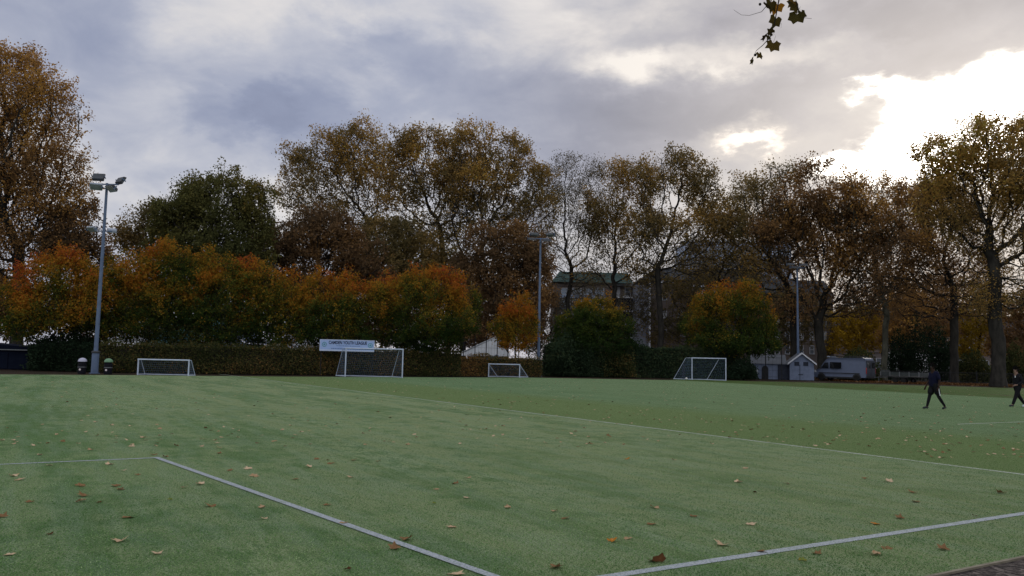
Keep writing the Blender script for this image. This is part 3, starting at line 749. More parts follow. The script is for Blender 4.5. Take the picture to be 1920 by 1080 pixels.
small('slim orange tree just left of the middle mast', 74, 966, [(966, 670), (966, 645)],
      [(970, 590, 26, 24), (950, 615, 26, 26), (985, 615, 24, 26), (965, 640, 34, 18)], nleaf=12000, natt=260, seed=38, tb=.62, theight=.25)
small('dark green tree with an orange cap right of the middle mast', 80, 1120, [(1120, 675), (1121, 650)],
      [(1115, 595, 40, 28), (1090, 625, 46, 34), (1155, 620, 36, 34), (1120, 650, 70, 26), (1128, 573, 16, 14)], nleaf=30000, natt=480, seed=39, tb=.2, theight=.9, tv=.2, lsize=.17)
small('broad orange and green tree behind the right hand goal', 82, 1385, [(1386, 675), (1387, 645)],
      [(1370, 575, 60, 32), (1325, 605, 46, 40), (1415, 610, 42, 42), (1380, 645, 80, 26), (1440, 640, 26, 26), (1400, 552, 34, 24), (1350, 550, 20, 16)], nleaf=38000, natt=600, seed=40, tb=.38, theight=.55, lsize=.17)

# ---- background trees and shrubs
BG = 'background trees beyond the pitch'
def bgtree(label, Y, u0, lobes, leaf='leaf_yellow', **k):
    k = dict(dict(natt=360, D=.65, dk=1.3, di=8, leaf=leaf, bark='bark_dark', nleaf=15000, lsize=.24, tb=.45, tv=.3, sparse=.0, clump=2.5, seed=3, twl=.8, group=BG, floor=.3), **k)
    v1 = lobes[0][1]
    return tree('background_tree', label, 'tree', Y, (u0, [(u0, 665), (u0, min(655, v1 + 30))]), lobes, .15, **k)
bgtree('bright yellow tree seen under the limbs above the van', 118, 1590, [(1590, 640, 46, 26), (1560, 655, 20, 22), (1630, 630, 30, 30), (1600, 600, 46, 30)], seed=51, tb=.55)
bgtree('yellow brown tree between the pale trunk and the grey trunk', 112, 1715, [(1710, 590, 56, 44), (1750, 610, 46, 44), (1690, 630, 46, 30)], seed=52, leaf='leaf_plane_rust', tb=.60, nleaf=22000)
bgtree('golden tree left of the thickest trunk', 112, 1835, [(1835, 610, 36, 46), (1820, 650, 36, 30), (1850, 570, 36, 40)], seed=53, tb=.35, nleaf=15000)
bgtree('russet tree at the right edge beyond the thickest trunk', 104, 1930, [(1925, 600, 50, 56), (1900, 650, 50, 40), (1960, 640, 40, 50)], seed=54, leaf='leaf_plane_rust', tb=.52, nleaf=24000)
bgtree('low olive tree behind the van and trailer', 122, 1655, [(1650, 600, 46, 46), (1680, 560, 46, 36), (1620, 570, 46, 36)], seed=55, leaf='leaf_plane_rust', tb=.5, nleaf=15000)
bgtree('brown tree closing the gap behind the trailer', 125, 1770, [(1770, 570, 56, 44), (1800, 540, 46, 46), (1730, 560, 46, 40)], seed=56, leaf='leaf_plane_rust', tb=.5, nleaf=15000)
bgtree('dim brown tree far left behind the navy shed', 88, 20, [(20, 590, 66, 50), (-30, 560, 60, 60), (70, 580, 46, 40)], seed=57, leaf='leaf_plane_rust', tb=.25, nleaf=26000)
bgtree('dull brown tree beyond the left end of the navy shed', 84, -150, [(-150, 560, 90, 80), (-230, 580, 80, 70), (-90, 590, 60, 60)], seed=138, leaf='leaf_plane_rust', tb=.3, nleaf=18000)
bgtree('brown tree far behind the yellow tree by the left mast', 100, 200, [(200, 540, 46, 44), (235, 560, 50, 44), (165, 565, 46, 44), (200, 600, 90, 40)], seed=58, leaf='leaf_plane_rust', tb=.3, nleaf=24000)
bgtree('dark olive tree far behind the amber tree', 96, 350, [(350, 560, 80, 60), (440, 560, 80, 60), (310, 600, 60, 40), (400, 610, 100, 36)], seed=59, leaf='leaf_green', tb=.3, nleaf=28000)
bgtree('dusky rust tree far behind the banner', 100, 620, [(620, 570, 80, 60), (560, 580, 60, 60), (690, 580, 70, 60), (620, 620, 120, 36)], seed=60, leaf='leaf_plane_rust', tb=.22, nleaf=30000)
bgtree('dark red brown tree far behind the big orange tree', 108, 790, [(790, 560, 80, 60), (740, 600, 70, 50), (850, 590, 70, 60), (800, 630, 110, 30)], seed=131, leaf='leaf_plane_rust', tb=.2, nleaf=26000)
bgtree('dark red brown tree far behind the slim orange tree', 110, 930, [(930, 560, 60, 70), (970, 590, 50, 50), (890, 590, 50, 60), (930, 630, 100, 30), (1005, 570, 34, 60)], seed=132, leaf='leaf_plane_rust', tb=.26, nleaf=26000)
bgtree('thin brown tree in front of the copper roofed flats', 118, 1030, [(1040, 600, 40, 50), (1010, 630, 40, 40), (1075, 610, 40, 46)], seed=133, leaf='leaf_plane_grey', tb=.3, nleaf=9000)
bgtree('bare olive tree in front of the blue office block', 120, 1395, [(1395, 490, 50, 40), (1350, 520, 46, 36), (1440, 510, 40, 40), (1300, 490, 40, 30)], seed=137, leaf='leaf_plane_grey', tb=.35, nleaf=9000)
bgtree('thin olive tree in front of the balconies of the flats', 114, 1180, [(1180, 590, 40, 46), (1200, 560, 36, 40), (1150, 620, 40, 36), (1110, 560, 40, 46)], seed=136, leaf='leaf_plane_grey', tb=.25, nleaf=7000)
bgtree('thin brown tree in front of the brick flats', 112, 1290, [(1290, 600, 50, 50), (1250, 620, 40, 46), (1320, 560, 40, 40), (1270, 540, 40, 30)], seed=134, leaf='leaf_plane', tb=.25, nleaf=11000, floor=.5)
bgtree('thin brown tree in front of the pale windowed terrace', 108, 1450, [(1450, 590, 46, 50), (1480, 620, 40, 40), (1520, 590, 40, 50)], seed=135, leaf='leaf_plane', tb=.25, nleaf=10000, floor=.5)

def bush(label, Y, u, v, ru, rv, leaf='leaf_dark', n=9000, size=.17, seed=1, tb=.4, name='shrub', group=None, bump=.35):
    """many leafed shrub: several stems and a lumpy crown down to the ground"""
    r_ = np.random.default_rng(seed); s = Y / F; base = foot(u, Y); c0 = at(u, v, Y); h = max(.6, c0.z + rv * s)
    x = r_.normal(size=(n, 3)); x /= np.linalg.norm(x, axis=1, keepdims=True)
    lump = np.array([1 + bump * mnoise.noise(Vector(q * 2.4) + Vector((seed * 5.0, 0, 0))) + .5 * bump * mnoise.noise(Vector(q * 6) + Vector((0, seed * 3.0, 0))) for q in x])
    rr = (r_.uniform(0, 1, n) ** .28) * lump
    z = np.abs(x[:, 2]) * rr
    Cc = np.stack([base.x + x[:, 0] * rr * ru * s, base.y + x[:, 1] * rr * ru * s * .8, .1 + z * h * .98], 1)
    low = r_.uniform(0, 1, n) < .4
    Cc[low, 2] = r_.uniform(.08, h * .6, low.sum())
    cl = np.array([mnoise.noise(Vector(q) * .8) for q in Cc])
    V, Fq, tt = leaf_quads(Cc, size, np.clip(tb + .35 * cl + r_.normal(size=n) * .15, 0, 1), seed=seed)
    root = thing(name, label, 'shrub', base, 0, group); bv = np.array(base)
    st = MB()
    for k in range(7):
        a = r_.uniform(0, 6.28); q = r_.uniform(.3, .8)
        st.tube([(0, 0, 0), (math.cos(a) * ru * s * q * .4, math.sin(a) * ru * s * q * .3, h * .45), (math.cos(a) * ru * s * q, math.sin(a) * ru * s * q * .7, h * .8)], [.05, .035, .012], 5)
    st.build('stem', 'bark_dark', root)
    link('foliage', npmesh('foliage', V - bv, [Fq], leaf, tt), root)
    return root
bush('large dark evergreen shrub right beside the middle mast', 79, 1070, 650, 50, 30, n=12000, seed=61)
bush('dark evergreen shrub with pale flecks left of the orange capped tree', 78, 1045, 665, 34, 24, n=6000, seed=62, tb=.5)
bush('dark green shrub under the orange capped tree', 80, 1150, 655, 46, 26, n=9000, seed=63, leaf='leaf_hedge', tb=.5)
bush('black green shrub beneath the left end orange tree', 61, 115, 655, 60, 40, n=12000, seed=64, tb=.15)
bush('dark shrub mass behind the left litter bins', 62, 165, 665, 40, 34, n=8000, seed=65, tb=.12)
bush('rounded black green shrub right of the far right goal', 80, 1395, 690, 26, 16, n=5000, seed=66, tb=.1)
UN = 'dark undergrowth beyond the railings'
for i, (u, v, ru, rv, tb_, lf, lab) in enumerate([
        (1690, 655, 30, 34, .2, 'leaf_dark', 'dark shrub behind the trailer by the pale trunk'),
        (1725, 640, 34, 44, .2, 'leaf_dark', 'tall dark evergreen shrub left of the grey trunk'),
        (1765, 650, 24, 38, .2, 'leaf_dark', 'dark shrub against the grey trunk behind the man in navy'),
        (1825, 680, 34, 20, .35, 'leaf_hedge', 'brown green bush between the grey and the thickest trunk'),
        (1905, 675, 34, 26, .4, 'leaf_hedge', 'brown green bush behind the man in black'),
        (1610, 680, 40, 24, .3, 'leaf_hedge', 'dim bush hidden behind the silver van')]):
    bush(lab, 96 if i < 3 else 88, u, v, ru, rv, leaf=lf, n=6500, size=.2, seed=70 + i, tb=tb_, group=UN)

def hedge(label, pts, h, th, n, leaf='leaf_hedge', size=.12, tb=.5, seed=1, group=None, tv=.3, name='hedge', solid=True):
    r_ = np.random.default_rng(seed); pts = [Vector(p) for p in pts]; base = pts[0].copy()
    seg = [(b_ - a).length for a, b_ in zip(pts[:-1], pts[1:])]; tot = sum(seg)
    Cc = []; core = MB()
    for (a, b_), L in zip(zip(pts[:-1], pts[1:]), seg):
        k = int(n * L / tot); d = (b_ - a).normalized(); nn = Vector((-d.y, d.x, 0))
        t_ = r_.uniform(0, L, k); sides = r_.uniform(0, 1, k)
        z = r_.uniform(.05, h, k); off = np.where(sides < .78, -th / 2, th / 2) + r_.normal(size=k) * .09
        top = r_.uniform(0, 1, k) < .16
        z = np.where(top, h + r_.normal(size=k) * .10, z); off = np.where(top, r_.uniform(-th / 2, th / 2, k), off)
        bumps = np.array([.26 * mnoise.noise(Vector((q * .7 + seed, zz * .9, seed * 2.0))) for q, zz in zip(t_, z)])
        off = off + np.where(top, 0, bumps * np.sign(off)); z = z + np.where(top, bumps * 1.6, 0)
        pA = np.array(a) + np.array(d)[None] * t_[:, None] + np.array(nn)[None] * off[:, None]; pA[:, 2] = np.maximum(z, .05); Cc.append(pA)
        mid2 = (a + b_) / 2
        if solid: core.box((mid2.x - base.x, mid2.y - base.y, (h - .15) / 2), (L, th * .55, h - .15), math.atan2(d.y, d.x))
        else:
            for q in np.arange(.3, L, .8):
                pA2 = a - base + d * q; core.tube([pA2, pA2 + Vector((r_.normal() * .1, 0, h * .6)), pA2 + Vector((r_.normal() * .3, 0, h))], [.03, .02, .008], 5)
    Cc = np.concatenate(Cc)
    cl = np.array([mnoise.noise(Vector(q) * .35 + Vector((seed, 0, 0))) for q in Cc])
    V, Fq, tt = leaf_quads(Cc, size, np.clip(tb + tv * cl + r_.normal(size=len(Cc)) * .2, 0, 1), seed=seed, droop=.2)
    root = thing(name, label, 'hedge', base, 0, group)
    core.build('branches', 'bark_dark', root)
    link('foliage', npmesh('foliage', V - np.array(base), [Fq], leaf, tt), root)
    return root
hedge('long clipped brown green hedge behind the goals and banner', [foot(185, 59), foot(420, 61.5), foot(620, 64.5), foot(860, 69)], 2.1, .9, 42000, tb=.55, seed=81)
hedge('loose screen of green and brown climbing leaves above the clipped hedge', [foot(195, 62), foot(420, 64), foot(620, 67), foot(862, 71.5)], 3.7, 1.2, 17000, tb=.5, size=.17, seed=88, tv=.5, solid=False)
hedge('thinner russet hedge bay behind the small middle goal', [foot(858, 70), foot(1012, 75)], 1.7, .7, 8000, tb=.8, seed=82)
hedge('tall dark green hedge running from the middle mast to the right goal', [foot(1020, 78), foot(1190, 80), foot(1380, 82)], 3.0, 1.1, 30000, leaf='leaf_dark', size=.16, tb=.55, seed=83)
hedge('dark hedge beneath the leftmost orange tree', [foot(60, 60), foot(190, 60)], 2.0, .9, 9000, leaf='leaf_dark', tb=.15, seed=84)

# ------------------------------------------------------------------ fences
def wirefence(label, a, b_, h, n, mat='fence_black', wires=5):
    a, b_ = Vector(a), Vector(b_); root = thing('mesh_fence', label, 'fence', a); d = b_ - a
    for i in range(n + 1):
        q = d * i / n; MB().tube([(q.x, q.y, 0), (q.x, q.y, h)], .045, 6).build('post', mat, root)
    m_ = MB()
    for k in range(wires):
        z = h * (k + .5) / wires; m_.tube([(0, 0, z), (d.x, d.y, z)], .008, 4)
    nv = int(d.length / .35)
    for k in range(nv):
        q = d * (k + .5) / nv; m_.tube([(q.x, q.y, .05), (q.x, q.y, h)], .006, 3, cap=False)
    m_.build('wire_mesh', mat, root); return root
wirefence('tall black mesh fence showing in the gap beside the slim orange tree', foot(868, 74), foot(1010, 79), 3.7, 7)
wirefence('tall black mesh fence standing in front of the white gabled shed', foot(1376, 83.5), foot(1466, 83.0), 3.3, 3)
def railings(label, a, b_, h):
    a, b_ = Vector(a), Vector(b_); root = thing('railings', label, 'railings', a); d = b_ - a
    for z in (h - .1, .2): MB().box((d.x / 2, d.y / 2, z), (d.length, .04, .04), math.atan2(d.y, d.x)).build('rail', 'fence_black', root)
    n = int(d.length / 2.4)
    for i in range(n + 1):
        q = d * i / n; MB().box((q.x, q.y, h / 2 + .05), (.07, .07, h + .1)).build('post', 'fence_black', root)
    m_ = MB(); k = int(d.length / .14)
    for i in range(k):
        q = d * (i + .5) / k; m_.tube([(q.x, q.y, .1), (q.x, q.y, h)], .011, 4, cap=False)
    m_.build('bars', 'fence_black', root); return root
railings('low black iron railings along the leafy bank behind the walkers', foot(1640, 88), foot(1990, 80), 1.25)

# ------------------------------------------------------------------ floodlight masts
def mast(label, u, Y, top_v, heads, low=None):
    base = foot(u, Y); root = thing('floodlight_mast', label, 'floodlight', base, 0, 'floodlight masts around the pitch')
    H = at(u, top_v, Y).z
    MB().tube([(0, 0, 1.45), (0, 0, H * .55), (0, 0, H)], [.145, .115, .085], 14).build('pole', 'mast_paint', root, True)
    MB().lathe([(.34, 0), (.34, .05), (.235, .06), (.235, 1.42), (.16, 1.5)], n=16).build('base_sleeve', 'mast_paint', root, True)
    MB().lathe([(.26, 1.40), (.275, 1.43), (.275, 1.52), (.24, 1.56)], n=16).build('collar', 'lamp_casing', root, True)
    MB().tube([(-.75, -.02, H - .08), (.80, .02, H - .08)], .05, 8).build('crossarm', 'mast_paint', root)
    MB().tube([(-.10, -.55, H - .40), (.10, .55, H - .40)], .04, 8).build('crossarm', 'mast_paint', root)
    def head(c_, rz, tilt, sz=(.78, .62, .2), cas='lamp_casing'):
        Mx = Matrix.Translation(c_) @ Matrix.Rotation(rz, 4, 'Z') @ Matrix.Rotation(tilt, 4, 'X')
        x, y, z = (q / 2 for q in sz)
        m_ = MB(); prof = [(-y, -z), (y, -z), (y * .72, z), (-y * .72, z)]
        P_ = [Mx @ Vector((-x, a, b_)) for a, b_ in prof] + [Mx @ Vector((x, a, b_)) for a, b_ in prof]
        m_.add(P_, [(0, 1, 2, 3), (7, 6, 5, 4), (0, 4, 5, 1), (1, 5, 6, 2), (2, 6, 7, 3), (3, 7, 4, 0)])
        hd = m_.build('lamp_head', cas, root, bevel=.02)
        MB().box((0, 0, -z - .012), (sz[0] * .92, sz[1] * .9, .02), M=Mx).build('lens', 'lamp_lens', hd)
        for s_ in (-1, 1): MB().box((s_ * (x + .03), 0, -.02), (.02, .08, .34), M=Mx).build('bracket', 'mast_paint', hd)
    for h_ in heads: head(Vector((h_[0], h_[1], H + h_[2])), R(h_[3]), R(h_[4]), cas=h_[5] if len(h_) > 5 else 'lamp_casing')
    if low:
        z = at(u, low, Y).z
        MB().tube([(-.62, 0, z - .12), (.55, 0, z - .12)], .04, 8).build('lower_crossarm', 'mast_paint', root)
        head(Vector((-.78, -.1, z + .02)), R(-20), R(-34), (.66, .5, .16), 'lamp_silver'); head(Vector((.45, .25, z)), R(30), R(34), (.56, .46, .15), 'lamp_silver')
    return root
mast('tall blue grey floodlight mast at the left with lower pair of lamps', 177, 55.5, 343,
     [(-.62, .0, .44, 6, 66), (.88, .1, .24, -35, 60), (-.56, -.35, -.30, 24, -34, 'lamp_silver'), (.55, -.4, -.42, -30, -38)], 430)
mast('blue grey floodlight mast in the middle, right of the small goal', 1009, 76, 446,
     [(-.62, .1, .35, 10, -14), (.95, .1, .36, -30, -18), (-.85, -.2, -.12, 10, 8), (.60, -.2, -.22, -10, 12)])
mast('slender floodlight mast at the right beside the gabled shed', 1497, 88, 500,
     [(-.75, .0, .28, 0, 6), (.70, .0, .24, 0, 4), (-.5, -.3, -.1, 10, 8), (.5, .3, -.1, 0, 6)])

# ------------------------------------------------------------------ goals
def goal(label, Y, ul, ur, h, back, backtop, stay=True, dy=0.0, rad=.05):
    a, b_ = foot(ul, Y), foot(ur, Y + dy); mid2 = (a + b_) / 2; root = thing('football_goal', label, 'goal', mid2, 0, 'white football goals')
    a = a - mid2; b_ = b_ - mid2; bk = Vector((back[0], back[1], 0)); bt = Vector((backtop[0], backtop[1], h)); up_ = Vector((0, 0, h))
    for p in (a, b_): MB().tube([p, p + up_], rad, 10).build('post', 'goal_white', root, True)
    d = (b_ - a).normalized()
    MB().tube([a + up_ - d * rad, b_ + up_ + d * rad], rad, 10).build('crossbar', 'goal_white', root, True)
    for p in (a, b_):
        q = Vector((0, 0, h)); m_ = MB()
        if backtop[0] or backtop[1]: m_.tube([p + q, p + bt, p + bk], rad * .5, 6)
        else: m_.tube([p + q, p + bk], rad * .5, 6)
        m_.build('back_stay', 'goal_white', root, True)
        MB().tube([p + Vector((0, 0, .04)), p + bk + Vector((0, 0, .04))], rad * .7, 6).build('ground_bar', 'goal_white', root)
    MB().tube([a + bk + Vector((0, 0, .04)), b_ + bk + Vector((0, 0, .04))], rad * .7, 6).build('ground_bar', 'goal_white', root)
    m_ = MB(); st = .14; r_ = .0042; W = (b_ - a).length; n = int(W / st)
    z1 = Vector((0, 0, h - rad)); bt2 = bt - Vector((0, 0, .03)) if (backtop[0] or backtop[1]) else z1
    for i in range(n + 1):                                    # strands down the roof and the back
        p = a + (b_ - a) * i / n; sag = Vector((0, 0, -.03 * math.sin(math.pi * i / n)))
        mid3 = (bt2 + bk) / 2 + Vector((0, -.04, -.03))
        m_.tube([p + z1, p + bt2 + sag, p + mid3, p + bk + Vector((0, 0, .05))], r_, 3, cap=False)
    k = int(h / st)
    for i in range(1, k + 1):
        f = i / k; q = bt2 * f + bk * (1 - f); m_.tube([a + q, b_ + q], r_, 3, cap=False)
    for p in (a, b_):                                         # side panels
        for i in range(k + 1):
            f = i / k; q = bt2 * f + bk * (1 - f); m_.tube([p + Vector((0, 0, f * (h - rad))), p + q], r_, 3, cap=False)
        for i in range(1, 7):
            f = i / 7; m_.tube([p + bk * f + Vector((0, 0, .03)), p + z1 * (1 - f) + bt2 * f], r_, 3, cap=False)
    m_.build('net', 'net_cord', root); return root
goal('large white goal standing in front of the banner', 61, 647, 754, 2.15, (-1.0, 1.4), (-.35, .5))
goal('low wide white goal at the left by the litter bins', 54.5, 258, 353, 1.05, (.15, .8), (.05, .25), rad=.05)
goal('small low white goal left of the middle mast', 70.5, 916, 974, 1.12, (.78, .9), (.0, .0))
goal('white goal at the right with a diagonal stay and angled side net', 76, 1297.5, 1361, 2.05, (-1.5, 1.2), (-.5, .4), dy=-1.0)
pb = foot(1281, 77)
m_ = MB(); m_.tube([(0, 0, .0), (0, 0, .1)], .16, 10); m_.tube([(0, 0, .08), (.02, 0, .8), (.05, 0, 1.5)], [.13, .12, .10], 10)
o = m_.build('padded_post', 'fence_black', None, True); o.location = pb; tag(o, 'black padded post standing against the side net of the right goal', 'post')
m_ = MB(); m_.lathe([(.01, 0), (.06, .02), (.095, .06), (.11, .11), (.095, .16), (.06, .2), (.01, .22)], n=16)
o = m_.build('football', 'ball_white', None, True); o.location = foot(1287, 76.0); tag(o, 'white football lying by the post of the right goal', 'ball')

# ------------------------------------------------------------------ banner
Yb = 63.2
p00, p10, p01 = at(599, 657.5, Yb), at(701.5, 660, Yb), at(599, 636, Yb)
Wb, Hb = (p10 - p00).length, (p01 - p00).length
root = thing('banner', 'pale blue league banner with dark lettering hung on the hedge', 'banner', p00)
xd = (p10 - p00).normalized(); root.rotation_euler = (0, -math.asin(xd.z), math.atan2(xd.y, xd.x))
MB().box((Wb / 2, 0, Hb / 2), (Wb, .03, Hb)).build('panel', 'banner_face', root)
ed = MB()
ed.box((Wb / 2, -.02, .05), (Wb, .012, .1)); ed.box((Wb / 2, -.02, Hb - .025), (Wb, .012, .05)); ed.box((.02, -.02, Hb / 2), (.04, .012, Hb - .16)); ed.box((Wb - .02, -.02, Hb / 2), (.04, .012, Hb - .16))
ed.build('border', 'banner_edge', root)
def text(body, x0, x1, z0, hgt, mat, name='lettering', bold=.012):
    cu = bpy.data.curves.new('t', 'FONT'); cu.body = body; cu.size = 1; cu.offset = bold; cu.extrude = .003; cu.align_x = 'LEFT'
    ob = bpy.data.objects.new('t', cu); COL.objects.link(ob); dg = bpy.context.evaluated_depsgraph_get()
    me = bpy.data.meshes.new_from_object(ob.evaluated_get(dg)); bpy.data.objects.remove(ob)
    n = len(me.vertices); co = np.empty(n * 3, np.float32); me.vertices.foreach_get('co', co); co = co.reshape(-1, 3)
    mn, mx = co.min(0), co.max(0)
    X = x0 + (co[:, 0] - mn[0]) / (mx[0] - mn[0]) * (x1 - x0); Z = z0 + (co[:, 1] - mn[1]) / (mx[1] - mn[1]) * hgt
    me.vertices.foreach_set('co', np.stack([X, -.024 - co[:, 2], Z], 1).astype(np.float32).ravel()); me.update()
    me.materials.clear(); me.materials.append(MATS[mat]); return link(name, me, root)
text('CAMDEN YOUTH LEAGUE', Wb * .165, Wb * .865, Hb * .60, Hb * .29, 'ink_navy', bold=.03)
s1 = MB(); s2 = MB(); x = Wb * .30
while x < Wb * .73:                                       # two lines of print too small to read
    q = random.uniform(.05, .11); s1.box((x + q / 2, -.018, Hb * .47), (q, .008, random.uniform(.04, .07))); x += q + .025
s1.build('small_print', 'ink_blue', root)
x = Wb * .215
while x < Wb * .95:
    q = random.uniform(.06, .16); s2.box((x + q / 2, -.018, Hb * .215), (q, .008, .085)); x += q + .03
s2.build('small_print', 'ink_blue', root)
for ex in (.085, .925):
    em = MB(); R1 = Hb * .21; cx, cz = Wb * ex, Hb * .56
    P_ = []; k = 22
    for i in range(k):
        th = 2 * math.pi * i / k
        P_ += [(cx + R1 * math.cos(th), -.019, cz + R1 * math.sin(th)), (cx + R1 * .74 * math.cos(th), -.019, cz + R1 * .74 * math.sin(th))]
    em.add(P_, [(2 * i, 2 * ((i + 1) % k), 2 * ((i + 1) % k) + 1, 2 * i + 1) for i in range(k)])
    P_ = [(cx + R1 * (.62 if i % 2 == 0 else .28) * math.sin(i * math.pi / 5), -.019, cz + R1 * (.62 if i % 2 == 0 else .28) * math.cos(i * math.pi / 5)) for i in range(10)]
    em.add(P_, [tuple(range(10))]); em.build('emblem', 'ink_green', root)
for ex in (.03, .5, .97): MB().tube([(Wb * ex, .05, -p00.z), (Wb * ex, .05, Hb + .1)], .03, 6).build('support', 'fence_black', root)

# ------------------------------------------------------------------ litter bins
def litter_bin(label, u, Y, lid):
    root = thing('litter_bin', label, 'litter bin', foot(u, Y), 0, 'litter bins by the left mast')
    MB().lathe([(.24, 0), (.25, .03), (.26, .62), (.27, .66), (.25, .68)], n=22).build('body', 'bin_black', root, True)
    MB().lathe([(.262, .44), (.268, .45), (.268, .47), (.262, .48)], n=22).build('band', 'steel', root, True)
    m_ = MB()
    for k in range(4):
        a = math.pi / 4 + k * math.pi / 2; m_.box((.2 * math.cos(a), .2 * math.sin(a), .75), (.06, .06, .16), a)
    m_.lathe([(.2, .67), (.2, .82)], n=16); m_.build('aperture', 'bin_black', root)
    MB().lathe([(.275, .82), (.28, .85), (.25, .95), (.18, 1.03), (.08, 1.07), (.02, 1.08)], n=22).build('lid', lid, root, True)
    m_ = MB(); m_.lathe([(.065, 0), (.07, .004)], n=14); o_ = m_.build('sticker', 'sticker', root)
    o_.rotation_euler = (R(90), 0, 0); o_.location = (0.0, -.263, .30)
    return root
litter_bin('black litter bin with a white domed lid left of the mast', 153, 54, 'bin_white')
litter_bin('black litter bin with a pale green domed lid right of the mast', 202, 54, 'bin_green')

# ------------------------------------------------------------------ left shed
root = thing('storage_shed', 'low dark navy storage shed with pale roof trim at the left edge', 'shed', foot(20, 62))
sx0, sx1 = foot(-60, 62).x - root.location.x, foot(92, 62).x - root.location.x
zs = at(20, 655, 62).z
MB().box(((sx0 + sx1) / 2, 1.4, zs / 2), (sx1 - sx0, 2.8, zs)).build('wall', 'shed_navy', root)
rf = MB(); rf.prism([(sx0 - .15, zs + .003), (sx1 + .15, zs + .003), (sx1 + .15, zs + .09), (sx0 - .15, zs + .55)], -.2, 3.0); rf.build('roof', 'shed_navy', root)
gt = MB(); gt.box(((sx0 + sx1) / 2, -.235, zs - .03), (sx1 - sx0 + .3, .06, .07)); gt.build('gutter', 'steel', root)
for k in range(4):
    xk = sx0 + (sx1 - sx0) * (k + .5) / 4; MB().box((xk, -.02, zs * .45), (1.35, .035, zs * .82)).build('door', 'shed_navy', root)

# ------------------------------------------------------------------ marquees beyond the hedge
def marquee(label, u0_, u1_, vb, vt, Y, mat, depth=6.0, ridge=.5):
    a, b_ = foot(u0_, Y), foot(u1_, Y); root = thing('marquee', label, 'marquee', a, 0, 'market marquees behind the hedge'); W = b_.x - a.x
    ze = at(u0_, vb, Y).z; zt = at(u0_, vt, Y).z
    m_ = MB(); th = .06
    m_.prism([(-.2, ze), (W * ridge, zt), (W + .2, ze), (W + .2, ze - th), (W * ridge, zt - th), (-.2, ze - th)], -.2, depth); m_.build('roof', mat, root)
    m_ = MB(); m_.box((W / 2, -.21, ze - .22), (W + .4, .02, .34)); m_.build('valance', mat, root)
    m_ = MB(); m_.prism([(0, ze - .07), (W, ze - .07), (W * ridge, zt - .08)], -.1, -.06); m_.build('gable', mat, root)
    for x in (0.03, W - .03):
        for y in (0, depth - .2): MB().tube([(x, y, 0), (x, y, ze - .07)], .045, 6).build('leg', 'steel', root)
    MB().box((W / 2, depth - .1, (ze - .1) / 2), (W, .03, ze - .1)).build('back_sheet', mat, root)
    return root
marquee('white marquee right of the left mast, glimpsed through leaves', 205, 292, 634, 600, 73, 'tent_white')
marquee('teal marquee between the two white ones', 280, 335, 634, 606, 70, 'tent_teal')
marquee('small teal marquee glimpsed behind the olive tree', 338, 395, 630, 596, 71, 'tent_teal')
marquee('pale blue marquee glimpsed behind the amber tree', 398, 455, 640, 612, 73, 'tent_blue')
marquee('white marquee glimpsed left of the banner', 505, 600, 648, 618, 76, 'tent_white')
marquee('wide white marquee seen through the mesh fence in the hedge gap', 868, 952, 660, 628, 86, 'tent_white', 8, .75)
marquee('blue grey marquee low behind the russet hedge bay', 900, 960, 680, 664, 80, 'tent_blue', 3)
marquee('dim white marquee glimpsed beside the banner behind the big goal', 735, 820, 660, 636, 78, 'tent_white', 4)
marquee('white awning right of the right goal behind dark shrubs', 1362, 1416, 692, 682, 85, 'tent_white', 3)

# ------------------------------------------------------------------ buildings
def win(parent, c_, w_, h_, glass='glass_dark', frame='frame_dull', bars=1, face=-1):
    x, y, z = c_; t_ = .09
    m_ = MB(); m_.box((x, y, z + h_ / 2 - t_ / 2), (w_, .10, t_)); m_.box((x, y, z - h_ / 2 + t_ / 2), (w_ + .1, .16, t_))
    for s_ in (-1, 1): m_.box((x + s_ * (w_ / 2 - t_ / 2), y, z), (t_, .10, h_ - 2 * t_))
    if bars: m_.box((x, y - .005, z), (w_ - 2 * t_, .07, .06))
    f_ = m_.build('window', frame, parent)
    MB().box((x, y + .015, z), (w_ - 2 * t_, .03, h_ - 2 * t_)).build('pane', glass, f_)
    return f_
Yf = 130.0
base = foot(1218, Yf); root = thing('apartment_building', 'brick apartment block with balconies and a white drainpipe behind the planes', 'building', base)
def L(u, v): q = at(u, v, Yf); return q.x - base.x, q.z
x0, zt = L(1218, 524); x1, _ = L(1430, 524); xs0, _ = L(1190, 540); xb0, _ = L(1150, 540); xl0, zl = L(1040, 527)
MB().box(((x0 + x1) / 2, 6, zt / 2), (x1 - x0, 12, zt)).build('wall', 'brick', root)
MB().box(((xs0 + x0) / 2, 5.2, (zt - 1) / 2), (x0 - xs0 - .004, 11.6, zt - 1)).build('stair_tower', 'concrete_grey', root)
MB().box(((xb0 + xs0) / 2, 7.5, (zt - .5) / 2), (xs0 - xb0 - .004, 10, zt - .5)).build('wall', 'brick', root)
MB().box(((xl0 + xb0) / 2, 7, zl / 2), (xb0 - xl0 - .004, 11, zl)).build('wall', 'brick', root)
_, zr = L(1300, 505); rf = MB(); rf.prism([(x0 - 1.5, zt + .003), (x1 + .5, zt + .003), (x1 - .5, zr), (x0 + 1, zr)], -.4, 12.4); rf.build('roof', 'slate', root)
_, zr2 = L(1100, 509); rf = MB(); rf.prism([(xl0 - .5, zl + .003), (xs0 - .1, zl + .003), (xs0 - 1, zr2), (xl0 + .8, zr2)], 1.0, 12.8); rf.build('roof', 'copper_green', root)
xd_, _ = L(1217, 530)
MB().tube([(xd_, -.9, .2), (xd_, -.9, zt - .2)], .14, 8).build('drainpipe', 'white_frame', root)
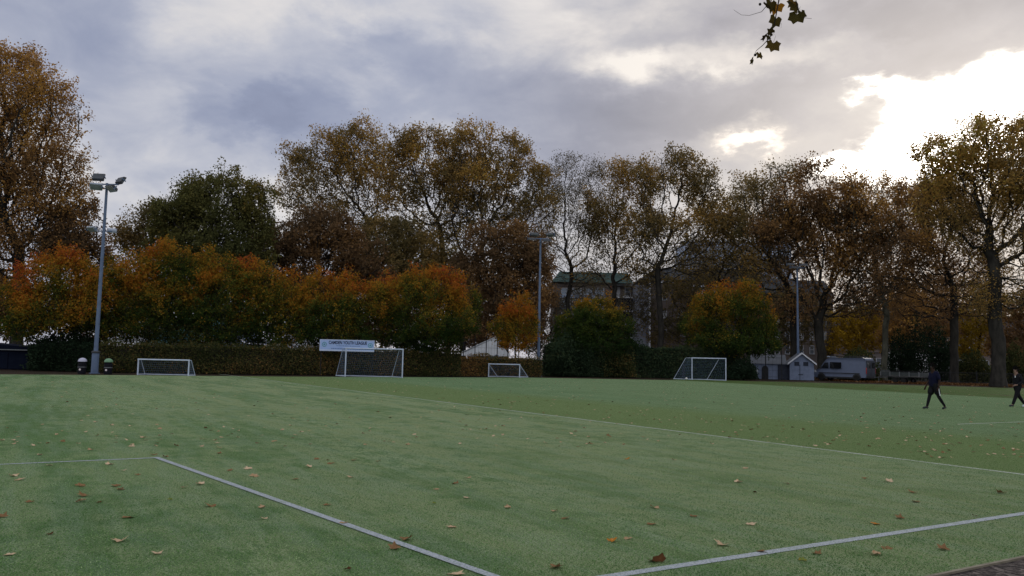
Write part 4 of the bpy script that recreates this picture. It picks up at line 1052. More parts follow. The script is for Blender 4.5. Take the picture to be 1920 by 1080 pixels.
for ua, ub, vv in ((1228, 1262, 528), (1300, 1355, 536), (1152, 1189, 531)):
    xa, zz = L(ua, vv); xb_, _ = L(ub, vv); MB().box(((xa + xb_) / 2, -.1 if ua > 1200 else 2.3, zz), (xb_ - xa, .25, .35)).build('fascia', 'white_frame', root)
for vv in (556, 582, 607, 633):
    xa, zz = L(1156, vv); xb_, _ = L(1188, vv)
    bal = MB().box(((xa + xb_) / 2, 1.75, zz), (xb_ - xa, 1.4, .22)).build('balcony', 'white_frame', root)
    MB().box(((xa + xb_) / 2, 1.08, zz - .68), (xb_ - xa - .1, .05, 1.1)).build('parapet', 'shed_navy', bal)
    win(root, (xa + .5, 2.44, zz + 1.0), .8, 1.5, 'blind_pale'); win(root, (xb_ - .6, 2.44, zz + 1.0), 1.0, 1.4, 'glass_dark')
for uu, vv, gl in ((1246, 590, 'blind_pale'), (1320, 548, 'blind_pale'), (1338, 548, 'blind_pale'), (1275, 548, 'glass_dark'), (1365, 552, 'glass_dark'), (1246, 556, 'glass_dark'), (1275, 590, 'glass_dark'),
                   (1310, 590, 'glass_dark'), (1345, 592, 'glass_dark'), (1246, 625, 'glass_dark'), (1280, 625, 'blind_pale'), (1400, 556, 'glass_dark'), (1400, 592, 'blind_pale'), (1380, 625, 'glass_dark')):
    xx, zz = L(uu, vv); win(root, (xx, -.03, zz), .75, 1.25, gl)
for vv in (545, 566, 590, 622):
    for uu in (1062, 1083, 1104, 1126):
        xx, zz = L(uu, vv); win(root, (xx, 1.46, zz), 1.55, 1.15, 'pane_pale' if vv < 600 else 'glass_blue')
    xx, zz = L(1094, vv + 10); MB().box((xx, 1.42, zz), (7.6, .1, .5)).build('spandrel', 'tent_blue', root)

Yt = 190.0
base = foot(1385, Yt); root = thing('office_building', 'pale blue glazed office block rising behind the brick flats', 'building', base)
xa, zt = at(1292, 462, Yt).x - base.x, at(1385, 455, Yt).z; xb_ = at(1484, 462, Yt).x - base.x
MB().box(((xa + xb_) / 2, 8, zt / 2), (xb_ - xa, 16, zt)).build('wall', 'office_panel', root)
MB().box(((xa + xb_) / 2, 8, zt + .3), (xb_ - xa + .6, 16.6, .5)).build('roof', 'stucco_white', root)
for i in range(11):
    for j in range(5):
        xx = xa + (xb_ - xa) * (i + .5) / 11; zz = zt - 2 - j * 3.3
        win(root, (xx, -.03, zz), 1.75, 2.3, 'pane_pale' if (i * 7 + j * 3) % 4 else 'glass_blue', bars=0)

Yh = 118.0
base = foot(1470, Yh); root = thing('terrace_building', 'grey brown brick terrace with pale windows behind the right mast', 'building', base)
def L2(u, v): q = at(u, v, Yh); return q.x - base.x, q.z
xa, zt = L2(1425, 552); xb_, _ = L2(1562, 552)
MB().box(((xa + xb_) / 2, 5, zt / 2), (xb_ - xa, 10, zt)).build('wall', 'brick', root)
rf = MB(); rf.prism([(xa - .2, zt + .003), (xb_ + .2, zt + .003), (xb_ - 1.5, zt + 2.2), (xa + 1.5, zt + 2.2)], -.3, 10.3); rf.build('roof', 'slate', root)
for vv in (578, 604, 630, 656):
    for uu in (1438, 1457, 1476, 1502, 1522, 1545):
        xx, zz = L2(uu, vv); win(root, (xx, -.03, zz), .7, 1.3, 'blind_pale' if (uu * 3 + vv) % 5 < 2 else 'glass_dark')
base = foot(1720, 150); root = thing('terrace_building', 'distant terrace with a white fronted ground floor seen under the trees behind the walkers', 'building', base)
def L3(u, v): q = at(u, v, 150); return q.x - base.x, q.z
xa, zt = L3(1560, 610); xb_, zg = L3(1985, 668)
MB().box(((xa + xb_) / 2, 6, (zg + zt) / 2 + .002), (xb_ - xa, 11.9, zt - zg)).build('wall', 'brick', root)
xw0, _ = L3(1664, 660); xw1, _ = L3(1768, 660)
MB().box(((xa + xb_) / 2, 6.1, zg / 2), (xb_ - xa, 11.7, zg)).build('wall', 'brick', root)
MB().box(((xw0 + xw1) / 2, .12, zg / 2 + .1), (xw1 - xw0, .3, zg - .2)).build('ground_floor', 'stucco_white', root)
rf = MB(); rf.prism([(xa - .2, zt + .005), (xb_ + .2, zt + .005), (xb_ - 1.5, zt + 2.4), (xa + 1.5, zt + 2.4)], -.3, 12.3); rf.build('roof', 'slate', root)
for i in range(17):
    xx = xa + (xb_ - xa) * (i + .5) / 17; win(root, (xx, -.03, zg * .52), 1.2, 2.0, 'glass_dark'); win(root, (xx, .02, zg + 2.0), 1.0, 1.7, 'glass_dark')

# ------------------------------------------------------------------ gabled shed by the right mast
Ys = 86.0
g0 = foot(1481, Ys); root = thing('gabled_shed', 'small pale painted shed with a white gable beside the van', 'shed', g0, R(-14))
Wg, ze, za, Ls = 2.45, 1.75, 2.75, 3.6
MB().prism([(0, 0), (Wg, 0), (Wg, ze), (Wg / 2, za), (0, ze)], 0, 5.0).build('wall', 'shed_paint', root)
def rot2(poly): return poly
m_ = MB(); m_.prism([(-.22, ze - .10), (Wg / 2, za + .06), (Wg + .22, ze - .10), (Wg + .22, ze + .0), (Wg / 2, za + .17), (-.22, ze + .0)], -.25, 5.2); m_.build('roof', 'slate', root)
m_ = MB(); m_.prism([(-.24, ze - .14), (Wg / 2, za + .02), (Wg + .24, ze - .14), (Wg + .24, ze + .03), (Wg / 2, za + .2), (-.24, ze + .03)], -.31, -.25); m_.build('bargeboard', 'white_frame', root)
for x in (.72, 1.62): MB().box((x, -.012, 1.72), (.5, .03, .42)).build('vent', 'shed_dark', root)
MB().box((1.02, -.012, .82), (.05, .03, 1.6)).build('downpipe', 'shed_dark', root); MB().box((1.1, -.02, .58), (.5, .04, .08)).build('bracket', 'shed_dark', root)
# lower wing running to the left
m_ = MB(); m_.box((-1.9, 2.0, .85), (3.78, 3.0, 1.7)); m_.build('wing_wall', 'shed_paint', root)
m_ = MB(); m_.add([(-3.95, .3, 1.66), (-.26, .3, 1.66), (-.26, 2.1, 2.68), (-3.95, 2.1, 2.68), (-3.95, 3.9, 1.66), (-.26, 3.9, 1.66)], [(0, 1, 2, 3), (3, 2, 5, 4), (0, 3, 4), (1, 5, 2), (0, 4, 5, 1)])
m_.build('wing_roof', 'slate', root)
dr = MB(); P_ = [(-2.5 + .34 * math.cos(t_), 1.12 + .34 * math.sin(t_)) for t_ in np.linspace(0, math.pi, 9)] + [(-2.84, .0), (-2.16, .0)]
dr.prism(P_, .46, .5); dr.build('door', 'fence_black', root)
MB().box((-.62, .482, .8), (1.15, .035, 1.55)).build('door', 'shed_dark', root)

# ------------------------------------------------------------------ van and trailer
az_v = math.atan2(ground(1578, 713.5).x, ground(1578, 713.5).y)
heading = Vector((-math.cos(az_v), math.sin(az_v), 0)) * math.cos(R(29)) + Vector((math.sin(az_v), math.cos(az_v), 0)) * math.sin(R(29))
hang = math.atan2(heading.y, heading.x)
vc = foot(1582, 85.5)
root = thing('panel_van', 'silver high roof panel van with roof rack parked beside the shed', 'van', vc, hang)
# local: x forward, y left, z up ; length 5.9, height 2.5
prof = [(-2.95, .42), (-2.97, 1.0), (-2.93, 2.1), (-2.80, 2.42), (-2.5, 2.48), (.95, 2.46), (1.30, 2.38), (1.58, 2.18), (2.02, 1.58), (2.26, 1.28), (2.80, 1.06), (2.95, .90), (2.97, .55), (2.90, .38)]
def vanbody():
    m_ = MB(); n = len(prof); ys = [(-.86, .93), (-.97, 1.0), (.97, 1.0), (.86, .93)]; V = []
    for (y, k) in ys:
        for x, z in prof:
            tum = 1 - .10 * max(0, (z - 1.2)) / 1.3
            V.append((x * (.985 if abs(y) < .9 else 1) if False else x, y * tum, .42 + (z - .42) * k if k < 1 else z))
    F_ = [tuple(range(n))]
    for r_ in range(3):
        for i in range(n): F_.append((r_ * n + i, r_ * n + (i + 1) % n, (r_ + 1) * n + (i + 1) % n, (r_ + 1) * n + i))
    F_.append(tuple(reversed(range(3 * n, 4 * n)))); m_.add(V, F_); return m_
vanbody().build('body', 'van_silver', root, True, bevel=.05)
def side(pts, y, mat, name, th=.02):
    for s_ in (1, -1):
        m_ = MB(); V = [(x, s_ * (y * (1 - .10 * max(0, z - 1.2) / 1.3)), z) for x, z in pts]; V2 = [(x, s_ * (y * (1 - .10 * max(0, z - 1.2) / 1.3) + th), z) for x, z in pts]; n = len(pts)
        m_.add(V + V2, [tuple(range(n)), tuple(reversed(range(n, 2 * n)))] + [(i, (i + 1) % n, n + (i + 1) % n, n + i) for i in range(n)]); m_.build(name, mat, root)
side([(1.18, 1.32), (1.98, 1.34), (1.62, 1.92), (1.22, 1.95)], .965, 'van_glass', 'side_window')
side([(-.25, 1.32), (1.02, 1.32), (1.02, 1.98), (-.25, 1.98)], .965, 'van_glass', 'side_window')
side([(-2.3, .80), (2.3, .80), (2.3, .88), (-2.3, .88)], .968, 'van_trim', 'rub_strip', .02)
side([(-2.2, .30), (2.2, .30), (2.2, .46), (-2.2, .46)], .93, 'van_trim', 'sill', .05)
m_ = MB(); m_.add([(1.66, -.78, 2.04), (1.66, .78, 2.04), (2.18, .84, 1.34), (2.18, -.84, 1.34), (1.71, -.78, 2.06), (1.71, .78, 2.06), (2.23, .84, 1.36), (2.23, -.84, 1.36)], [(0, 1, 2, 3), (7, 6, 5, 4), (0, 4, 5, 1), (1, 5, 6, 2), (2, 6, 7, 3), (3, 7, 4, 0)]); m_.build('windscreen', 'van_glass', root)
m_ = MB(); m_.box((2.95, 0, .5), (.12, 1.84, .28), 0, .04); m_.build('front_bumper', 'van_trim', root)
m_ = MB(); m_.box((-2.98, 0, .48), (.12, 1.84, .2), 0, .04); m_.build('rear_bumper', 'van_trim', root)
for s_ in (1, -1):
    MB().box((2.78, s_ * .80, 1.0), (.3, .26, .24), 0, .05).build('headlight', 'head_clear', root)
    MB().box((-2.975, s_ * .88, 1.15), (.07, .16, .62), 0, .02).build('tail_light', 'tail_red', root)
    MB().box((2.0, s_ * 1.10, 1.42), (.12, .22, .32), 0, .03).build('wing_mirror', 'van_trim', root)
    MB().box((-2.985, s_ * .45, 1.36), (.06, .86, 1.72)).build('rear_door', 'van_rear_shade', root)
    MB().box((-3.02, s_ * .45, 1.70), (.02, .62, .6)).build('rear_window', 'van_glass', root)
def wheel(parent, x, y, r_=.34, w_=.24):
    Mx = Matrix.Translation((x, y, r_)) @ Matrix.Rotation(R(90), 4, 'X')
    def rl(pr, mat, nm, par):
        t_ = MB(); t_.lathe(pr, n=22); t_.v = [tuple(Mx @ Vector(q)) for q in t_.v]; return t_.build(nm, mat, par, True)
    tyre = rl([(r_ * .6, -w_ / 2), (r_ * .94, -w_ / 2), (r_, -w_ * .36), (r_, w_ * .36), (r_ * .94, w_ / 2), (r_ * .6, w_ / 2)], 'rubber', 'wheel', parent)
    rl([(r_ * .62, -w_ * .46), (r_ * .62, w_ * .46), (r_ * .2, w_ * .56), (r_ * .05, w_ * .56)] if y > 0 else [(r_ * .05, -w_ * .56), (r_ * .2, -w_ * .56), (r_ * .62, -w_ * .46), (r_ * .62, w_ * .46)], 'steel', 'rim', tyre)
for x in (2.0, -1.95):
    for s_ in (1, -1):
        wheel(root, x, s_ * .88)
        t_ = MB(); t_.prism([(x + .46 * math.cos(a), .36 + .46 * math.sin(a)) for a in np.linspace(0, math.pi, 11)] + [(x - .46, .3), (x + .46, .3)], s_ * .93, s_ * .985); t_.build('wheel_arch', 'van_trim', root)
rk = MB()
for y in (-.72, .72): rk.tube([(-2.3, y, 2.62), (1.1, y, 2.62)], .03, 6)
for x in (-2.2, -1.1, 0, 1.0):
    rk.tube([(x, -.72, 2.62), (x, .72, 2.62)], .025, 6)
    for y in (-.72, .72): rk.tube([(x, y, 2.44), (x, y, 2.62)], .02, 6)
rk.build('roof_rack', 'van_trim', root)
lb = MB(); lb.box((1.35, 0, 2.56), (.35, 1.3, .14), 0, .05); lb.build('light_bar', 'lamp_silver', root)

tcn = vc - heading * 6.4
root = thing('flatbed_trailer', 'grey flatbed trailer with low drop sides hitched behind the van', 'trailer', tcn, hang)
MB().box((0, 0, .66), (3.8, 1.9, .10)).build('bed', 'van_trim', root)
for s_ in (1, -1):
    sp = MB()
    for x in (-1.42, -.475, .475, 1.42): sp.box((x, s_ * .97, .90), (.88, .035, .36))
    sp.build('drop_side', 'trailer_side', root)
    ps = MB()
    for x in (-1.9, -.95, 0, .95, 1.9): ps.box((x, s_ * .985, .9), (.06, .06, .44))
    ps.build('stanchion', 'steel', root)
    MB().box((-.05, s_ * 1.08, .60), (1.55, .22, .05)).build('mudguard', 'van_trim', root)
    for x in (-.42, .38): wheel(root, x, s_ * 1.07, .27, .18)
MB().box((-1.92, 0, .90), (.035, 1.86, .36)).build('tailboard', 'trailer_side', root)
MB().box((1.92, 0, 1.0), (.035, 1.86, .56)).build('headboard', 'trailer_side', root)
db = MB(); db.tube([(1.9, .5, .55), (3.05, 0, .5)], .04, 6); db.tube([(1.9, -.5, .55), (3.05, 0, .5)], .04, 6); db.tube([(2.6, 0, .08), (2.6, 0, .6)], .03, 6); db.build('drawbar', 'steel', root)

# ------------------------------------------------------------------ people
def skin(name, nodes, edges, mat, parent, sub=2):
    """nodes: name -> (x, y, z, rx, ry)"""
    keys = list(nodes); me = bpy.data.meshes.new(name)
    me.from_pydata([nodes[k][:3] for k in keys], [(keys.index(a), keys.index(b_)) for a, b_ in edges], [])
    ob = bpy.data.objects.new(name, me); COL.objects.link(ob)
    md = ob.modifiers.new('s', 'SKIN'); md.use_smooth_shade = True
    sk = me.skin_vertices[0].data
    for i, k in enumerate(keys):
        rx = nodes[k][3]; ry = nodes[k][4] if len(nodes[k]) > 4 else rx; sk[i].radius = (rx, ry); sk[i].use_root = (i == 0)
    sb = ob.modifiers.new('d', 'SUBSURF'); sb.levels = sub; sb.render_levels = sub
    dg = bpy.context.evaluated_depsgraph_get(); dg.update()
    m2 = bpy.data.meshes.new_from_object(ob.evaluated_get(dg)); bpy.data.objects.remove(ob)
    m2.materials.clear(); m2.materials.append(MATS[mat])
    for p_ in m2.polygons: p_.use_smooth = True; p_.material_index = 0
    return link(name, m2, parent)
def person(label, loc, rz, J, skinmat, top, bottom, shoes, hair, scale=1.0, longsleeve=True, shorts=False, legm='cloth_black', stripe_=False, patch=False):
    root = thing('person', label, 'person', loc, rz); root.scale = (scale,) * 3
    N, E = {}, []
    def nd(k, p, r_, r2=None): N[k] = (*p, r_, r2 if r2 else r_)
    nd('pelvis', (0, 0, .95), .125, .14)
    nd('waist', (.0, 0, 1.08), .11, .13); nd('chest', (.01, 0, 1.30), .115, .155); nd('neck', (.03, 0, 1.48), .060)
    nd('jaw', (.055, 0, 1.56), .068, .064); nd('skull', (.05, 0, 1.65), .088, .078); nd('crown', (.04, 0, 1.71), .06, .056)
    nd('nose', (.142, 0, 1.60), .016); nd('chin', (.115, 0, 1.535), .03)
    E += [('pelvis', 'waist'), ('waist', 'chest'), ('chest', 'neck'), ('neck', 'jaw'), ('jaw', 'skull'), ('skull', 'crown'), ('skull', 'nose'), ('jaw', 'chin')]
    for s_, t_ in ((1, 'L'), (-1, 'R')):
        nd('ear' + t_, (.035, s_ * .088, 1.61), .018); E.append(('skull', 'ear' + t_))
        hip, knee, ank, toe = J['leg' + t_]
        nd('hip' + t_, hip, .10); nd('thigh' + t_, tuple((a * .55 + b_ * .45) for a, b_ in zip(hip, knee)), .085)
        nd('knee' + t_, knee, .058); nd('calf' + t_, tuple((a * .65 + b_ * .35) for a, b_ in zip(knee, ank)), .057); nd('ank' + t_, ank, .038); nd('toe' + t_, toe, .032)
        E += [('pelvis', 'hip' + t_), ('hip' + t_, 'thigh' + t_), ('thigh' + t_, 'knee' + t_), ('knee' + t_, 'calf' + t_), ('calf' + t_, 'ank' + t_), ('ank' + t_, 'toe' + t_)]
        sh, elb, wr, hd = J['arm' + t_]
        nd('sh' + t_, sh, .058); nd('elb' + t_, elb, .042); nd('wr' + t_, wr, .027); nd('palm' + t_, hd, .036, .022)
        E += [('chest', 'sh' + t_), ('sh' + t_, 'elb' + t_), ('elb' + t_, 'wr' + t_), ('wr' + t_, 'palm' + t_)]
        fd = (Vector(hd) - Vector(wr)).normalized(); sd_ = Vector((1, 0, 0)) if abs(fd.x) < .7 else Vector((0, 0, 1))
        cv = Vector((0, -s_, 0))
        for k in range(4):
            b0 = Vector(hd) + sd_ * (.027 - .018 * k) + fd * .03; ln = (.036, .040, .038, .030)[k]
            p1 = b0 + fd * ln; p2 = p1 + (fd * .7 + cv * .6).normalized() * ln * .8
            nd(f'f{k}a{t_}', p1, .0095); nd(f'f{k}b{t_}', p2, .008); E += [('palm' + t_, f'f{k}a{t_}'), (f'f{k}a{t_}', f'f{k}b{t_}')]
        p1 = Vector(hd) - fd * .01 + sd_ * .045 + cv * .02; nd('th' + t_, p1, .011); nd('tt' + t_, p1 + (fd + cv * .3).normalized() * .035, .009); E += [('palm' + t_, 'th' + t_), ('th' + t_, 'tt' + t_)]
    skin('body', N, E, skinmat, root)
    def g_(k, grow, dz=0): q = N[k]; return (q[0], q[1], q[2] + dz, q[3] + grow, q[4] + grow)
    # upper garment
    T = {'waist': g_('waist', .035), 'hem': (0, 0, .86, .165, .185), 'chest': g_('chest', .03), 'collar': (.025, 0, 1.485, .082, .09)}
    TE = [('waist', 'hem'), ('waist', 'chest'), ('chest', 'collar')]
    for t_ in 'LR':
        T['sh' + t_] = g_('sh' + t_, .026); T['elb' + t_] = g_('elb' + t_, .022); TE += [('chest', 'sh' + t_), ('sh' + t_, 'elb' + t_)]
        if longsleeve: T['wr' + t_] = g_('wr' + t_, .018); TE.append(('elb' + t_, 'wr' + t_))
    skin('hoodie' if longsleeve else 'shirt', T, TE, top, root)
    Bn = {'pelvis': g_('pelvis', .03), 'top': (0, 0, 1.08, .15, .165)}; BE = [('pelvis', 'top')]
    for t_ in 'LR':
        Bn['hip' + t_] = g_('hip' + t_, .03); Bn['thigh' + t_] = g_('thigh' + t_, .035 if shorts else .02); BE += [('pelvis', 'hip' + t_), ('hip' + t_, 'thigh' + t_)]
        if shorts:
            q = [a * .2 + b_ * .8 for a, b_ in zip(N['thigh' + t_][:3], N['knee' + t_][:3])]; Bn['cuff' + t_] = (*q, .128, .118); BE.append(('thigh' + t_, 'cuff' + t_))
        else:
            Bn['knee' + t_] = g_('knee' + t_, .022); Bn['calf' + t_] = g_('calf' + t_, .016); Bn['ank' + t_] = g_('ank' + t_, .022); BE += [('thigh' + t_, 'knee' + t_), ('knee' + t_, 'calf' + t_), ('calf' + t_, 'ank' + t_)]
    skin('shorts' if shorts else 'trousers', Bn, BE, bottom, root)
    if shorts:
        for t_ in 'LR':
            K = {k: g_(k + t_, .006) for k in ('thigh', 'knee', 'calf', 'ank')}; skin('leggings', K, [('thigh', 'knee'), ('knee', 'calf'), ('calf', 'ank')], legm, root)
    for i, t_ in enumerate('LR'):
        a, b_ = Vector(N['ank' + t_][:3]), Vector(N['toe' + t_][:3]); hl = a + (a - b_).normalized() * .035; hl.z = max(.045, a.z - .05)
        S_ = {'a': (a.x, a.y, a.z - .01, .046), 'heel': (*hl, .045), 'mid': (*(a * .4 + b_ * .6), .046), 'toe': (b_.x + .02, b_.y, max(b_.z, .04), .042, .04)}
        skin('shoe', S_, [('mid', 'a'), ('mid', 'toe'), ('a', 'heel')], shoes[i], root, 2)
    skin('hair', {'c': (.028, 0, 1.69, .098, .094), 'b': (-.012, 0, 1.62, .085, .088), 'f': (.085, 0, 1.735, .045, .066)}, [('c', 'b'), ('c', 'f')], hair, root)
    for s_ in (1, -1):
        MB().lathe([(.002, -.011), (.009, -.006), (.012, 0), (.009, .006), (.002, .011)], (.122, s_ * .032, 1.632), 8).build('eye', 'eye_white', root, True)
    if stripe_:
        h_, c_ = Vector(N['hipR'][:3]), Vector(Bn['cuffR'][:3]); hl, cl_ = Vector(N['hipL'][:3]), Vector(Bn['cuffL'][:3])
        MB().tube([hl + Vector((-.02, .135, .06)), hl + Vector((-.02, .145, -.08)), cl_ + Vector((-.0, .128, 0))], .016, 6).build('side_stripe', 'cloth_white', root)
        MB().tube([(-.03, .10, 1.435), (-.07, .17, 1.40), (-.08, .20, 1.33)], .022, 6).build('shoulder_stripe', 'cloth_white', root)
    if patch: MB().box((.135, .085, 1.34), (.03, .035, .08), R(35), .01).build('chest_patch', 'cloth_white', root)
    return root
def toward(rz): return rz
J1 = {'legL': ((-.02, .09, .90), (-.10, .10, .50), (-.34, .10, .13), (-.24, .11, .03)), 'legR': ((.02, -.09, .90), (.15, -.09, .50), (.26, -.08, .10), (.42, -.08, .045)),
      'armL': ((-.02, .20, 1.38), (-.08, .24, 1.12), (-.04, .24, .88), (-.02, .23, .80)), 'armR': ((.02, -.19, 1.38), (.06, -.24, 1.12), (.20, -.23, .90), (.24, -.22, .82))}
pA = ground(1753, 768)
person('walking man in navy top, black shorts with white stripe and black leggings', (pA.x, pA.y, 0), R(180), J1, 'skin_dark', 'cloth_navy', 'cloth_black', ('shoe_dark', 'shoe_dark'), 'hair_black', 1.0, False, True, stripe_=True)
J2 = {'legL': ((-.02, .09, .90), (.14, .10, .50), (.30, .10, .11), (.44, .10, .06)), 'legR': ((.02, -.09, .90), (-.10, -.09, .50), (-.36, -.09, .14), (-.26, -.09, .03)),
      'armL': ((0, .19, 1.38), (-.08, .24, 1.12), (.14, .22, .98), (.22, .20, .96)), 'armR': ((0, -.19, 1.38), (-.10, -.24, 1.12), (-.05, -.24, .90), (-.03, -.23, .82))}
pB = ground(1909, 764)
person('man in black hoodie and trousers walking in at the right edge', (pB.x, pB.y, 0), R(180), J2, 'skin_light', 'cloth_black', 'cloth_black', ('shoe_dark', 'shoe_pale'), 'hair_black', .97, True, False, patch=True)

# ------------------------------------------------------------------ fallen leaves
def leaf_mesh(seed, curl):
    """five lobed plane leaf, curled up, with a stalk"""
    r_ = np.random.default_rng(seed); pts = []
    tips = [(-150, .55), (-112, .80), (-55, .95), (0, 1.0), (55, .95), (112, .80), (150, .55)]
    angs = []
    for i, (a, l) in enumerate(tips):
        angs.append((a, l * r_.uniform(.88, 1.1)))
        if i < len(tips) - 1: angs.append(((a + tips[i + 1][0]) / 2, r_.uniform(.56, .70)))
    P_ = [(0, 0, 0)]
    ca = r_.uniform(0, math.pi)
    def lift(x, y):
        q = x * math.cos(ca) + y * math.sin(ca); return curl * q * q * 1.1 + .10 * curl * math.sin(5 * x + seed) * y
    for a, l in angs:
        for k in (.5, 1.0):
            x, y = l * k * math.sin(R(a)) * .5, l * k * math.cos(R(a)) * .5 + .08
            P_.append((x, y, lift(x, y) + .012))
    F_ = []; n = len(angs)
    for i in range(n - 1):
        a, b_ = 1 + 2 * i, 3 + 2 * i; F_ += [(0, a, b_), (a, a + 1, b_ + 1, b_)]
    k = len(P_); P_ += [(-.008, -.02, .01), (.008, -.02, .01), (.03, -.42, .05), (.02, -.42, .05)]; F_.append((k, k + 1, k + 2, k + 3))
    P_[0] = (0, .02, .005)
    return np.array(P_), F_
LM = []
kinds = [('tan', .62), ('pale', .76), ('brown', .38), ('dark brown', .16), ('orange', .90), ('green', 1.0), ('tan', .55), ('pale', .70)]
for i, (cn, tn) in enumerate(kinds):
    for q, cu in enumerate((.30, .95)):
        P_, F_ = leaf_mesh(100 + i * 2 + q, cu); me = bpy.data.meshes.new('fallen_leaf'); me.from_pydata(P_.tolist(), [], F_); me.materials.append(MATS['leaf_dry'])
        a = me.attributes.new('tint', 'FLOAT', 'POINT'); a.data.foreach_set('value', np.clip(tn + rng.normal(size=len(P_)) * .04, 0, 1).astype(np.float32)); LM.append((me, cn, 'curled' if cu > .5 else 'flat'))
def pickmesh(c_, curled=None):
    ok = [x for x in LM if x[1] == c_ and (curled is None or (x[2] == 'curled') == curled)]; return random.choice(ok)
px = """72,852 92,871 118,827 172,842 180,816 248,836 270,819 330,834,b 290,851,b 310,855,b 378,836 412,838 412,849,b 203,870 230,881 260,889,b 22,891 34,898 148,910,b 220,910 222,917 161,928 149,939 186,941,d
58,939,b 345,913 378,907 320,936,g 395,947,b 238,970,b 5,969,b 93,1000,d 228,1012 20,1038 295,1036 467,878 428,881 475,892 552,897,b 495,950 495,971 593,860,b 613,862,d 621,867 661,862 707,864,b 656,894
581,875 615,945,b 645,979 757,1011,b 744,1028 848,988 816,916 854,906,b 877,895 878,932 815,943,g 955,951 850,1077 650,1067,d 515,826 1175,860,o 1264,861 1394,877 1382,903 1475,905 1414,922,d 1227,950
1300,966 1222,981 1407,983 1037,958 1061,970,b 1178,1008 1146,1014,o 1356,1020 1432,1033 1532,1038,b 1234,1053,B 1037,1063,b 1660,1026,b 1638,1038 1772,1030 1638,981,o 1690,971,b 1827,966,d 1714,922 1879,923,b
1620,896 1505,1050,g 1721,940,b 1667,902""".split()
CODE = {'b': 'brown', 'd': 'dark brown', 'g': 'green', 'o': 'orange', 'B': 'dark brown'}
GRP = 'dry plane leaves scattered on the turf'
def near_line(p):
    q = Vector((p.x, p.y, 0)); t_ = (q - C1).dot(L2d); d1 = ((q - C1) - L2d * t_).length if t_ > 0 else 9
    t3 = (q - l3a).dot(l3d); d3 = ((q - l3a) - l3d * t3).length
    return d1 < .12, d3 < .12
def region(p):
    q = Vector((p.x, p.y, 0)); n2 = Vector((-L2d.y, L2d.x, 0)); n3 = Vector((-l3d.y, l3d.x, 0))
    a, b_ = near_line(q)
    if a: return 'lying on the long white corner line'
    if b_: return 'lying on the white line near the mulch bed'
    if (q - T0).dot(tnor) > 0: return 'lying on the greener turf beyond the worn touchline'
    side2 = (q - C1).dot(n2); near2 = (q - C1).dot(L2d) > 0
    if (ground(0, 1000) - C1).dot(n2) * side2 > 0 and near2: return 'lying inside the painted corner'
    if (q - l3a).dot(n3) * (ground(1900, 1030) - l3a).dot(n3) > 0: return 'lying between the white line and the timber edging'
    dd = q.length
    if dd < 10: return 'lying on the near turf between the two white lines'
    if dd < 18: return 'lying on the turf level with the painted corner'
    return 'lying on the pale turf short of the worn touchline'
def put(p, mesh, size, z=0.0, tilt=.12):
    me, cn, st = mesh; o_ = link('fallen_leaf', me); o_.location = (p.x, p.y, z + .008); o_.scale = (size,) * 3
    o_.rotation_euler = (random.gauss(0, tilt), random.gauss(0, tilt), random.uniform(0, 6.28))
    tag(o_, f'{st} {cn} leaf {region(p)}', 'leaf', GRP); return o_
seen = []
for s_ in px:
    q = s_.split(','); u, v = float(q[0]), float(q[1]); cn = CODE.get(q[2]) if len(q) > 2 else random.choice(['tan', 'tan', 'pale', 'brown', 'pale'])
    p = ground(u, v + 2); sz = random.uniform(.10, .165) * (1.5 if len(q) > 2 and q[2] == 'B' else 1) * (.6 if cn in ('dark brown', 'green') and not (len(q) > 2 and q[2] == 'B') else 1)
    o_ = put(p, pickmesh(cn, random.random() < .6), sz, tilt=.11); seen.append((u, v))
    if (u, v) == (1234, 1053): o_['label'] = 'largest dark red brown leaf, next to the white line near the mulch bed'
    if (u, v) == (1175, 860): o_['label'] = 'bright orange leaf standing up alone on the pale middle turf'
    if (u, v) == (93, 1000): o_['label'] = 'dark curled leaf folded upright inside the painted corner'
    if (u, v) == (1146, 1014): o_['label'] = 'orange curled leaf beside a broad brown leaf on the near turf'
    if (u, v) == (757, 1011): o_['label'] = 'big brown leaf touching the long white corner line'
n_ind = 300 - len(px)
cand = []
while len(cand) < 1500:
    u, v = random.uniform(-20, 1940), 709 + 150 * random.random() ** 1.8
    p = ground(u, v)
    if v < 705 + max(0, (u - 1200) * .04) or (v > 838 and u < 1700): continue
    dens = .35 if (p - T0).dot(tnor) < 0 else 1.0
    if u > 1300: dens *= 1.2
    if random.random() < dens: cand.append((p.length, p))
cand.sort(key=lambda q: q[0])
for _, p in cand[:n_ind]: put(p, pickmesh(random.choice(['pale', 'pale', 'tan', 'tan', 'pale', 'brown'])), random.uniform(.075, .12), tilt=.15)
# the rest, far away, as one scatter
VV, FF, TT = [], [], []; off = 0
for _, p in cand[n_ind:]:
    me, cn, _s = pickmesh(random.choice(['pale', 'pale', 'tan', 'brown', 'dark brown'])); n = len(me.vertices); co = np.empty(n * 3, np.float32); me.vertices.foreach_get('co', co); co = co.reshape(-1, 3)
    a = random.uniform(0, 6.28); s_ = random.uniform(.08, .125); Rm = np.array([[math.cos(a), -math.sin(a), 0], [math.sin(a), math.cos(a), 0], [0, 0, 1]])
    VV.append(co @ Rm.T * s_ + np.array([p.x, p.y, .006])); tn = np.empty(n, np.float32); me.attributes['tint'].data.foreach_get('value', tn); TT.append(tn)
    for pl2 in me.polygons: FF.append(tuple(i + off for i in pl2.vertices))
    off += n
me = bpy.data.meshes.new('leaf_litter'); me.from_pydata(np.concatenate(VV).tolist(), [], FF); me.materials.append(MATS['leaf_dry'])
a = me.attributes.new('tint', 'FLOAT', 'POINT'); a.data.foreach_set('value', np.concatenate(TT))
